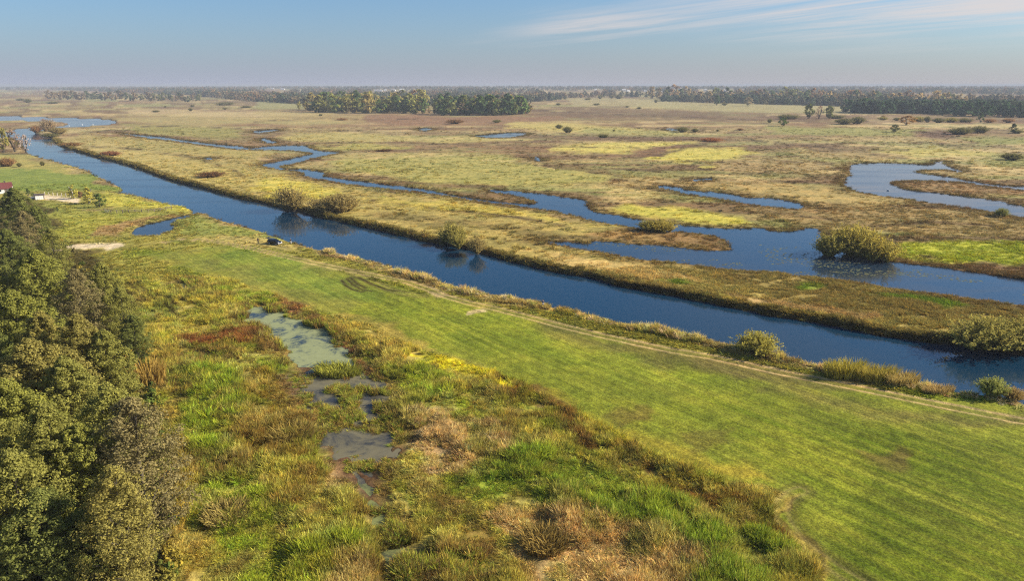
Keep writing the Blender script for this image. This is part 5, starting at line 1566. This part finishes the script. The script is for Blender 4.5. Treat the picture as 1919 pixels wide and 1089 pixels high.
hh = srng.uniform(8, 19, n) * (.6 + .9 * fbm(BX / 110, BY / 200, 99, 3)); hh = np.where(BK == 4, srng.uniform(15, 22, n), hh)
hh = np.where((BK == 1) & (srng.random(n) < .4), hh * .6, hh)
ww = hh * srng.uniform(.9, 1.7, n)
open_ = np.zeros(n, bool)
bpx_, bpy_ = topx(BX, BY, rise(BX, BY))
for hx_, hy_ in HOUSES:
    open_ |= (np.abs(bpx_ - hx_) < 15) & (bpy_ > hy_ - .6) & (bpy_ < hy_ + 9)
BX, BY, hh, ww, ci = BX[~open_], BY[~open_], hh[~open_], ww[~open_], ci[~open_]
n = len(BX)
scatter('far_woods', np.stack([BX, BY, rise(BX, BY) - .3], 1), rots(n, .03), np.stack([ww, ww, hh], 1), mottled(cols[ci], n, .12), srng.integers(0, 4, n), S_FTREE)

# ------------------------------------------------------------------ haze: the air over the plain
def box_mesh(name, x0, x1, y0, y1, z0, z1, mat=None, bevel=0.0):
    bm = bmesh.new()
    bmesh.ops.create_cube(bm, size=1)
    bmesh.ops.scale(bm, vec=(x1 - x0, y1 - y0, z1 - z0), verts=bm.verts)
    bmesh.ops.translate(bm, vec=((x0 + x1) / 2, (y0 + y1) / 2, (z0 + z1) / 2), verts=bm.verts)
    if bevel:
        bmesh.ops.bevel(bm, geom=bm.edges[:], offset=bevel, segments=2, affect='EDGES')
    me = bpy.data.meshes.new(name)
    bm.to_mesh(me); bm.free()
    if mat: me.materials.append(mat)
    return me


mh, th_, oh = new_mat("haze_air")
pv = N(th_, 'ShaderNodeVolumePrincipled')
pv.inputs['Color'].default_value = (0.50, 0.55, 0.63, 1)
pv.inputs['Density'].default_value = 0.00015
pv.inputs['Anisotropy'].default_value = 0.0
th_.links.new(pv.outputs[0], oh.inputs['Volume'])
RMAX = float(rr.max()) + 200
tag(put('haze', box_mesh('haze', -RMAX, RMAX, -RMAX, RMAX, -5.0, H + 4.0, mh)), kind='stuff')

# ------------------------------------------------------------------ people, animals, car, buildings, fences
print('details')
M = {k: plain(k, tuple(v[0]), v[1], v[2] if len(v) > 2 else 0, v[3] if len(v) > 3 else .12, 3, v[4] if len(v) > 4 else .3) for k, v in {
    'car_paint': ((.012, .018, .028), .22, .3, .02, .5), 'dark_glass': ((.006, .008, .01), .05, 0, .02, .5), 'tyre_rubber': ((.02, .02, .02), .9), 'wheel_metal': ((.55, .56, .58), .35, .8),
    'lamp_glass': ((.8, .8, .8), .1), 'red_lamp': ((.4, .02, .02), .2), 'bumper_silver': ((.52, .53, .55), .4, .3), 'skin': ((.48, .3, .22), .6), 'dark_cloth': ((.02, .022, .028), .9),
    'pale_cloth': ((.66, .64, .62), .9), 'blue_cloth': ((.05, .07, .12), .9), 'hair': ((.04, .028, .02), .8), 'white_feather': ((.85, .85, .83), .7, 0, .04), 'orange_beak': ((.6, .2, .05), .5),
    'brown_hide': ((.16, .08, .045), .85, 0, .25), 'old_wood': ((.20, .165, .125), .9, 0, .3), 'pale_wood': ((.50, .45, .38), .85, 0, .2), 'white_wall': ((.78, .76, .72), .8, 0, .08),
    'white_paint': ((.80, .79, .76), .6, 0, .06), 'dark_roof': ((.10, .075, .065), .8, 0, .2), 'red_roof': ((.15, .045, .04), .7, 0, .2), 'grey_roof': ((.50, .50, .50), .7, 0, .1),
    'window_glass': ((.03, .04, .05), .1), 'wire': ((.35, .33, .30), .5, .6)}.items()}


def poly_prism(name, pts, w_, mat, axis='y', bevel=0.0, taper=None):
    """outline (x, z) given its width along y"""
    bm = bmesh.new()
    a = [bm.verts.new((x, -w_ / 2 * (taper(z) if taper else 1), z)) for x, z in pts]
    b = [bm.verts.new((x, w_ / 2 * (taper(z) if taper else 1), z)) for x, z in pts]
    bm.faces.new(a); bm.faces.new(b[::-1])
    for i in range(len(pts)):
        j = (i + 1) % len(pts)
        bm.faces.new((a[i], b[i], b[j], a[j]))
    bmesh.ops.recalc_face_normals(bm, faces=bm.faces)
    if bevel:
        bmesh.ops.bevel(bm, geom=bm.edges[:], offset=bevel, segments=2, affect='EDGES')
    me = bpy.data.meshes.new(name); bm.to_mesh(me); bm.free()
    me.materials.append(mat)
    return me


def wheel_meshes():
    def lathe(name, prof, mat):
        n = 20; V = []; F = []
        for k in range(n):
            a = 2 * math.pi * k / n
            V += [(r * math.cos(a), y, r * math.sin(a)) for r, y in prof]
        m_ = len(prof)
        for k in range(n):
            for i in range(m_ - 1):
                F.append((k * m_ + i, k * m_ + i + 1, ((k + 1) % n) * m_ + i + 1, ((k + 1) % n) * m_ + i))
        return np_mesh(name, np.array(V), np.array(F), mat, None, True)
    return (lathe('tyre', [(.21, -.1), (.30, -.12), (.345, -.08), (.345, .08), (.30, .12), (.21, .1)], M['tyre_rubber']),
            lathe('rim', [(.0, -.05), (.06, -.07), (.20, -.06), (.22, -.10), (.22, .10), (.20, .06), (.06, .07), (0, .05)], M['wheel_metal']))


cx_, cy_, cz_ = ground_pt(515, 457)
car = thing('parked_car', 'dark blue estate car parked on the river bank with its tailgate raised', 'car', (cx_, cy_, cz_ + .03), math.radians(-28))
car.scale = (1.03, 1.03, 1.03)
low = [(-2.25, .42), (-2.28, .62), (-2.22, .98), (-1.0, 1.02), (.75, 1.0), (1.65, .90), (2.12, .78), (2.28, .60), (2.26, .38), (1.82, .32), (1.74, .56), (1.45, .70), (1.12, .56), (1.04, .28), (-1.06, .28), (-1.14, .56), (-1.45, .70), (-1.76, .56), (-1.84, .34)]
put('body', poly_prism('car_body', low, 1.78, M['car_paint'], bevel=.035), car)
tp = lambda z: 1 - .22 * max(0, z - 1.0) / .55
cab = [(-2.16, 1.0), (-2.05, 1.42), (-1.6, 1.54), (-.2, 1.56), (.25, 1.48), (1.02, 1.0)]
put('cabin', poly_prism('car_cabin', cab, 1.66, M['car_paint'], bevel=.03, taper=tp), car)
for sgn in (-1, 1):
    for x0, x1, x2, x3 in ((-1.95, -1.15, -1.15, -1.85), (-1.05, -.12, -.12, -1.05), (-.02, .82, .24, -.02)):
        y0 = sgn * (.835); y1 = sgn * (.70)
        me = np_mesh('side_window', np.array([(x0, y0, 1.06), (x1, y0, 1.06), (x2, y1, 1.46), (x3, y1, 1.46)]) + np.array([0, sgn * .012, 0]), np.array([[0, 1, 2, 3]]), M['dark_glass'])
        put('window', me, car)
    me = box_mesh('wing_mirror', .62, .78, sgn * .9 - .1, sgn * .9 + .1, 1.0, 1.14, M['car_paint'], .02); put('mirror', me, car)
    put('headlight', box_mesh('headlight', 2.02, 2.24, sgn * .66 - .2, sgn * .66 + .2, .60, .76, M['lamp_glass'], .03), car)
    put('tail_light', box_mesh('tail_light', -2.29, -2.2, sgn * .78 - .09, sgn * .78 + .09, .66, .98, M['red_lamp'], .02), car)
put('windscreen', np_mesh('windscreen', np.array([(.98, -.74, 1.05), (.98, .74, 1.05), (.33, .66, 1.47), (.33, -.66, 1.47)]) + np.array([.03, 0, .02]), np.array([[0, 1, 2, 3]]), M['dark_glass']), car)
put('front_bumper', box_mesh('front_bumper', 2.06, 2.34, -.84, .84, .30, .52, M['bumper_silver'], .05), car)
put('grille', box_mesh('grille', 2.2, 2.3, -.42, .42, .56, .70, M['dark_glass'], .02), car)
tg = put('tailgate', box_mesh('tailgate', -.98, .0, -.72, .72, -.03, .05, M['car_paint'], .02), car)
tg.location = (-1.98, 0, 1.56); tg.rotation_euler = (0, math.radians(8), 0)
put('tailgate_window', box_mesh('tailgate_window', -.56, -.1, -.6, .6, .055, .065, M['dark_glass']), tg)
ty, rm = wheel_meshes()
for x in (1.45, -1.45):
    for sgn in (-1, 1):
        w_ = put('wheel', ty, car); w_.location = (x, sgn * .80, .335)
        put('rim', rm, w_)


def skin_mesh(name, verts, edges, rad, mat, parent, root=0, lev=2):
    bm = bmesh.new()
    lay = bm.verts.layers.skin.verify()
    vs = []
    for i, (v, r_) in enumerate(zip(verts, rad)):
        q = bm.verts.new(v); q[lay].radius = (r_, r_) if isinstance(r_, (int, float)) else r_
        q[lay].use_root = (i == root); vs.append(q)
    for a, b in edges:
        bm.edges.new((vs[a], vs[b]))
    me = bpy.data.meshes.new(name); bm.to_mesh(me); bm.free()
    me.materials.append(mat)
    o = put(name, me, parent)
    o.modifiers.new('skin', 'SKIN').use_smooth_shade = True
    sd = o.modifiers.new('smooth', 'SUBSURF'); sd.levels = lev; sd.render_levels = lev
    return o


def person(label, x, y, rz, top, legs, stride=0.12, arm=(.30, .05)):
    X, Y, z = ground_pt(x, y)
    p = thing('person', label, 'person', (X, Y, z), rz)
    ax, ay = arm
    V = [(0, 0, .95), (0, 0, 1.15), (0, 0, 1.38), (0, .01, 1.48), (0, .01, 1.55), (0, .02, 1.68), (0, 0, 1.74),
         (-.18, 0, 1.40), (-.24, ay * .3, 1.14), (-.25, ay + .06, .92), (-.25, ay + .1, .82), (.18, 0, 1.40), (ax - .06, ay, 1.16), (ax - .04, ay + .16, 1.00), (ax - .05, ay + .24, .95),
         (-.10, 0, .88), (-.11, stride * .4, .48), (-.12, -stride, .08), (-.12, -stride + .16, .04), (.10, 0, .88), (.11, .06, .48), (.12, stride, .08), (.12, stride + .16, .04)]
    E = [(0, 1), (1, 2), (2, 3), (3, 4), (4, 5), (5, 6), (2, 7), (7, 8), (8, 9), (9, 10), (2, 11), (11, 12), (12, 13), (13, 14), (0, 15), (15, 16), (16, 17), (17, 18), (0, 19), (19, 20), (20, 21), (21, 22)]
    R_ = [.13, .12, .14, .06, .055, .105, .08, .07, .045, .032, .04, .07, .045, .032, .04, .09, .062, .042, .04, .09, .062, .042, .04]
    skin_mesh('body', V, E, R_, M['skin'], p)
    jv = [V[i] for i in (0, 1, 2, 7, 8, 9, 11, 12, 13)]
    skin_mesh('jacket', jv, [(0, 1), (1, 2), (2, 3), (3, 4), (4, 5), (2, 6), (6, 7), (7, 8)], [.16, .155, .17, .095, .07, .055, .095, .07, .055], top, p)
    lv = [V[i] for i in (0, 15, 16, 17, 19, 20, 21)]
    skin_mesh('trousers', lv, [(0, 1), (1, 2), (2, 3), (0, 4), (4, 5), (5, 6)], [.145, .115, .085, .07, .115, .085, .07], legs, p)
    skin_mesh('hair', [(0, -.03, 1.62), (0, -.01, 1.73), (0, .03, 1.77)], [(0, 1), (1, 2)], [.095, .105, .075], M['hair'], p)
    for s_ in (-1, 1):
        f0 = V[17 if s_ < 0 else 21]
        put('shoe', box_mesh('shoe', f0[0] - .055, f0[0] + .055, f0[1] - .08, f0[1] + .2, 0, .1, M['dark_cloth'], .03), p)
    return p


person('person in dark clothes standing on the bank left of the car', 484, 455, 0.4, M['dark_cloth'], M['dark_cloth'])
person('person in a dark top and pale trousers standing at the water right of the car', 545, 457, -.5, M['dark_cloth'], M['pale_cloth'])
person('person in dark jacket and pale trousers by the reeds of the near bank', 1018, 577, 0.2, M['blue_cloth'], M['pale_cloth'])


def swan(label, x, y, rz, group):
    X, Y = at(x, y, Z_RIVER)
    zz = Z_CHAN if x > 1000 else Z_RIVER
    X, Y = at(x, y, zz)
    p = thing('swan', label, 'swan', (float(X), float(Y), zz), rz, group)
    p.scale = (1.25,) * 3
    skin_mesh('body', [(-.55, 0, .22), (-.3, 0, .2), (0, 0, .18), (.28, 0, .2), (.42, 0, .36), (.44, 0, .58), (.52, 0, .76), (.62, 0, .74)],
              [(i, i + 1) for i in range(7)], [.06, .2, .24, .17, .075, .05, .06, .035], M['white_feather'], p, 2)
    skin_mesh('beak', [(.64, 0, .73), (.75, 0, .69)], [(0, 1)], [.03, .015], M['orange_beak'], p, 0, 1)
    for s_ in (-1, 1):
        skin_mesh('wing', [(.15, s_ * .17, .3), (-.2, s_ * .2, .36), (-.55, s_ * .1, .36)], [(0, 1), (1, 2)], [(.08, .05), (.13, .06), (.04, .03)], M['white_feather'], p, 0, 1)


swan('white swan alone on the oxbow lake', 1664, 357, 2.4, None)
for x, y, lab in ((129, 235.6, 'left white swan of the three at the upper bend'), (154, 233.6, 'middle white swan of the three at the upper bend'), (174, 233.2, 'right white swan of the three at the upper bend')):
    swan(lab, x, y, .8, 'swans at the upper bend')


def cow(label, x, y, rz):
    X, Y, z = ground_pt(x, y)
    p = thing('grazing_cow', label, 'cow', (X, Y, z), rz, 'cattle on the far meadow')
    V = [(-.8, 0, 1.15), (0, 0, 1.08), (.7, 0, 1.15), (1.05, 0, 1.05), (1.4, 0, .62), (1.62, 0, .40), (-.75, -.2, .85), (-.85, -.2, .45), (-.78, -.2, .05), (-.75, .2, .85), (-.85, .2, .45), (-.78, .2, .05),
         (.62, -.2, .75), (.64, -.2, .4), (.62, -.2, .05), (.62, .2, .75), (.64, .2, .4), (.62, .2, .05), (-1.0, 0, 1.1), (-1.05, 0, .6)]
    E = [(0, 1), (1, 2), (2, 3), (3, 4), (4, 5), (0, 6), (6, 7), (7, 8), (0, 9), (9, 10), (10, 11), (2, 12), (12, 13), (13, 14), (2, 15), (15, 16), (16, 17), (0, 18), (18, 19)]
    skin_mesh('body', V, E, [.32, .40, .32, .2, .14, .09, .16, .08, .06, .16, .08, .06, .13, .07, .06, .13, .07, .06, .05, .03], M['brown_hide'], p, 1, 1)


cow('left brown cow grazing in front of the dark pines', 1594, 215, .3)
cow('right brown cow grazing in front of the dark pines', 1602, 215, 2.6)


def gable_house(name, label, cat, x, y, Lx, Wy, hw, hr, rz, wall, roof, group=None, windows=2, door=True, chimney=False, zoff=0.0, over=.3):
    X, Y, z = ground_pt(x, y)
    t = thing(name, label, cat, (X, Y, z + zoff), rz, group)
    pts = [(-Wy / 2, 0), (Wy / 2, 0), (Wy / 2, hw), (0, hr), (-Wy / 2, hw)]
    wmesh = poly_prism('house_wall', pts, Lx, wall)
    wo_ = put('wall', wmesh, t); wo_.rotation_euler = (0, 0, math.pi / 2)
    sl_ = (hr - hw) / (Wy / 2)
    o_ = over
    rp_ = [(-Wy / 2 - o_, hw - sl_ * o_ + .02), (0, hr + .02), (Wy / 2 + o_, hw - sl_ * o_ + .02), (Wy / 2 + o_, hw - sl_ * o_ + .2), (0, hr + .2), (-Wy / 2 - o_, hw - sl_ * o_ + .2)]
    ro = put('roof', poly_prism('house_roof', rp_, Lx + 2 * o_, roof), t); ro.rotation_euler = (0, 0, math.pi / 2)
    if chimney:
        put('chimney', box_mesh('chimney', Lx * .2, Lx * .2 + .6, -.3, .3, hr - .8, hr + .9, M['dark_roof']), ro).rotation_euler = (0, 0, -math.pi / 2)
    for k in range(windows):
        wx = -Lx / 2 + Lx * (k + 1) / (windows + 1 + door)
        put('window', box_mesh('house_window', wx - .5, wx + .5, -Wy / 2 - .03, -Wy / 2 + .05, hw * .4, hw * .82, M['window_glass']), t)
    if door:
        put('door', box_mesh('house_door', Lx / 2 - Lx / (windows + 2) - .5, Lx / 2 - Lx / (windows + 2) + .5, -Wy / 2 - .03, -Wy / 2 + .05, .05, 2.1, M['old_wood']), t)
    return t


# the shed, the house at the left border
gable_house('garden_house', 'house with dark red roof half hidden by the trees at the left border', 'house', 2, 361, 9, 7, 2.2, 4.5, .55, M['white_wall'], M['red_roof'], None, 2, True, True)
sx, sy, sz = ground_pt(75, 374)
sh = thing('garden_shed', 'small shed with white double doors beside the pale sandy yard', 'shed', (sx, sy, sz), .5)
put('wall', box_mesh('shed_wall', -1.7, 1.7, -1.3, 1.3, 0, 2.0, M['old_wood']), sh)
put('roof', box_mesh('shed_roof', -2.0, 2.0, -1.6, 1.6, 2.0, 2.35, M['dark_roof'], .04), sh)
for k in range(4):
    put('door_plank', box_mesh('shed_plank', -1.45 + k * .73, -1.45 + k * .73 + .69, -1.36, -1.30, .08, 1.92, M['white_paint']), sh)
bx_, by_, bz_ = ground_pt(63, 373)
bn = thing('white_crate', 'low white crate left of the garden shed', 'crate', (bx_, by_, bz_), .2)
for nm, a in (('side_panel', (-.9, -.8, -.4, .4)), ('side_panel', (.8, .9, -.4, .4)), ('front_panel', (-.8, .8, -.4, -.32)), ('back_panel', (-.8, .8, .32, .4))):
    put(nm, box_mesh('crate_' + nm, a[0], a[1], a[2], a[3], 0, .9, M['white_paint']), bn)
put('lid', box_mesh('crate_lid', -.95, .95, -.46, .46, .9, .97, M['pale_wood']), bn)


def fence(name, label, pts, step, hgt, mat, rails, group=None, wire=False, thick=.11):
    P = [Vector(ground_pt(*p)) for p in pts]
    t = thing(name, label, 'fence', P[0], 0, group)
    L_ = sum((b - a).length for a, b in zip(P[:-1], P[1:]))
    nn = max(2, int(L_ / step))
    pos = []
    for i in range(nn + 1):
        d = L_ * i / nn
        for a, b in zip(P[:-1], P[1:]):
            l_ = (b - a).length
            if d <= l_ + 1e-6:
                pos.append(a.lerp(b, min(1, d / l_))); break
            d -= l_
    pm = box_mesh('fence_post', -thick, thick, -thick, thick, -.3, hgt, mat, .01)
    for q in pos:
        o = put('post', pm, t); o.location = q - P[0]; o.rotation_euler = (0, 0, random.uniform(-.1, .1))
        o.scale = (1, 1, random.uniform(.93, 1.08))
    for h_ in rails:
        rt = [([tuple(a - P[0] + Vector((0, -thick - .03, hgt * h_))), tuple(b - P[0] + Vector((0, -thick - .03, hgt * h_)))], [.014 if wire else .08] * 2) for a, b in zip(pos[:-1], pos[1:])]
        for seg_ in rt:
            put('rail' if not wire else 'wire', tubes_mesh('fence_rail', [seg_], M['wire'] if wire else mat, 4), t)


fence('rail_fence', 'dark wooden post and rail fence running to the river below the garden', [(208, 399), (245, 399), (285, 397), (322, 392)], 2.3, 1.25, M['old_wood'], (.9, .5))
fence('post_fence', 'row of pale fence posts with wire behind the sandy yard', [(84, 366), (108, 368), (132, 370)], 2.6, 1.5, M['pale_wood'], (.9, .5), None, True)
fence('post_fence', 'faint low wooden fence along the reeds towards the river', [(205, 364), (232, 365.5), (262, 371)], 3.0, 1.1, M['old_wood'], (.85,), None, False, .05)
gx_, gy_, gz_ = ground_pt(205, 399)
gt = thing('field_gate', 'wooden gate leaning at the left end of the post and rail fence', 'gate', (gx_, gy_, gz_), 2.6)
for k in range(4):
    put('gate_bar', box_mesh('gate_bar', 0, 3.0, -.03, .03, .15 + k * .32, .27 + k * .32, M['pale_wood']), gt)
for xx in (0.04, 1.5, 2.96):
    put('gate_upright', box_mesh('gate_upright', xx - .05, xx + .05, -.075, -.032, .05, 1.3, M['pale_wood']), gt)

jx, jy, jz = ground_pt(291, 378)
jt = thing('fishing_jetty', 'small pale wooden jetty at the left bank', 'jetty', (jx, jy, -.25), .5)
for k in range(7):
    put('deck_plank', box_mesh('jetty_plank', -.7, .7, -.6 + k * .42, -.6 + k * .42 + .38, 0, .06, M['pale_wood']), jt)
for xx in (-.6, .6):
    for yy in (-.5, 2.1):
        put('post', box_mesh('jetty_post', xx - .06, xx + .06, yy - .06, yy + .06, -1.2, .55 if yy > 0 else 0, M['old_wood']), jt)

# the far village and farm
V_ = M['white_wall']
for nm, lab, x, y, lx, wy, hw, hr, rz, grp in [
    ('farm_shed', 'long low white farm shed beyond the middle grove', 709, 171, 44, 14, 7, 10, .05, 'farm sheds beyond the grove'),
    ('farm_shed', 'small white farm shed right of the long one', 722, 170, 16, 12, 6, 9, .3, 'farm sheds beyond the grove'),
    ('farm_shed', 'middle white farm shed of the far farm', 737, 170, 26, 12, 6, 9, -.1, 'farm sheds beyond the grove'),
    ('farm_shed', 'tall white farm shed at the right end of the far farm', 753, 171, 24, 16, 10, 15, .2, 'farm sheds beyond the grove'),
    ('village_house', 'left white house far off above the left woods', 511, 167, 20, 12, 7, 11, .1, 'far houses'),
    ('village_house', 'right white house far off above the left woods', 530, 168, 26, 12, 6, 10, .0, 'far houses'),
    ('village_house', 'biggest white house of the far village', 1169, 171, 22, 14, 8, 13, .1, 'houses of the far village'),
    ('village_house', 'white house touching the biggest one of the far village on its right', 1177, 172, 16, 12, 6, 10, .4, 'houses of the far village'),
    ('village_house', 'low white house in the village trees right of the biggest house', 1220, 172, 18, 12, 6, 10, -.2, 'houses of the far village'),
    ('village_house', 'small pale house left beside the low white village house', 1209, 172, 14, 11, 5, 9, .1, 'houses of the far village'),
    ('village_house', 'white house just above the start of the mixed wood', 1238, 174, 18, 12, 6, 10, .3, 'houses of the far village'),
    ('village_house', 'lone white house left of the far village', 1116, 169, 16, 12, 6, 10, .2, 'houses of the far village'),
    ('village_house', 'tiny white house farthest back in the far village', 1275, 168, 18, 12, 7, 11, .2, 'houses of the far village'),
    ('village_house', 'tiny white house behind the middle of the mixed wood', 1322, 170, 18, 12, 7, 11, -.1, 'houses of the far village'),
    ('village_house', 'grey-white house at the right of the far village', 1360, 171, 18, 12, 7, 11, .1, 'houses of the far village')]:
    gable_house(nm, lab, 'house' if 'house' in nm else 'farm shed', x, y, lx, wy, hw, hr, rz, V_, M['grey_roof'], grp, 3, True, False, 0.0, .4)

# look-alikes: tell them apart by their place in the row
by = {}
for o in C.objects:
    if o.parent is None and 'label' in o:
        by.setdefault(o['label'], []).append(o)
ordn = lambda i: {1: '1st', 2: '2nd', 3: '3rd', 21: '21st', 22: '22nd', 23: '23rd', 31: '31st'}.get(i, f'{i}th')
for lab, os_ in by.items():
    if len(os_) > 1:
        os_.sort(key=lambda o: float(topx(o.location.x, o.location.y, o.location.z)[0]))
        for i, o in enumerate(os_):
            o['label'] = f'{lab}, {ordn(i + 1)} from left'
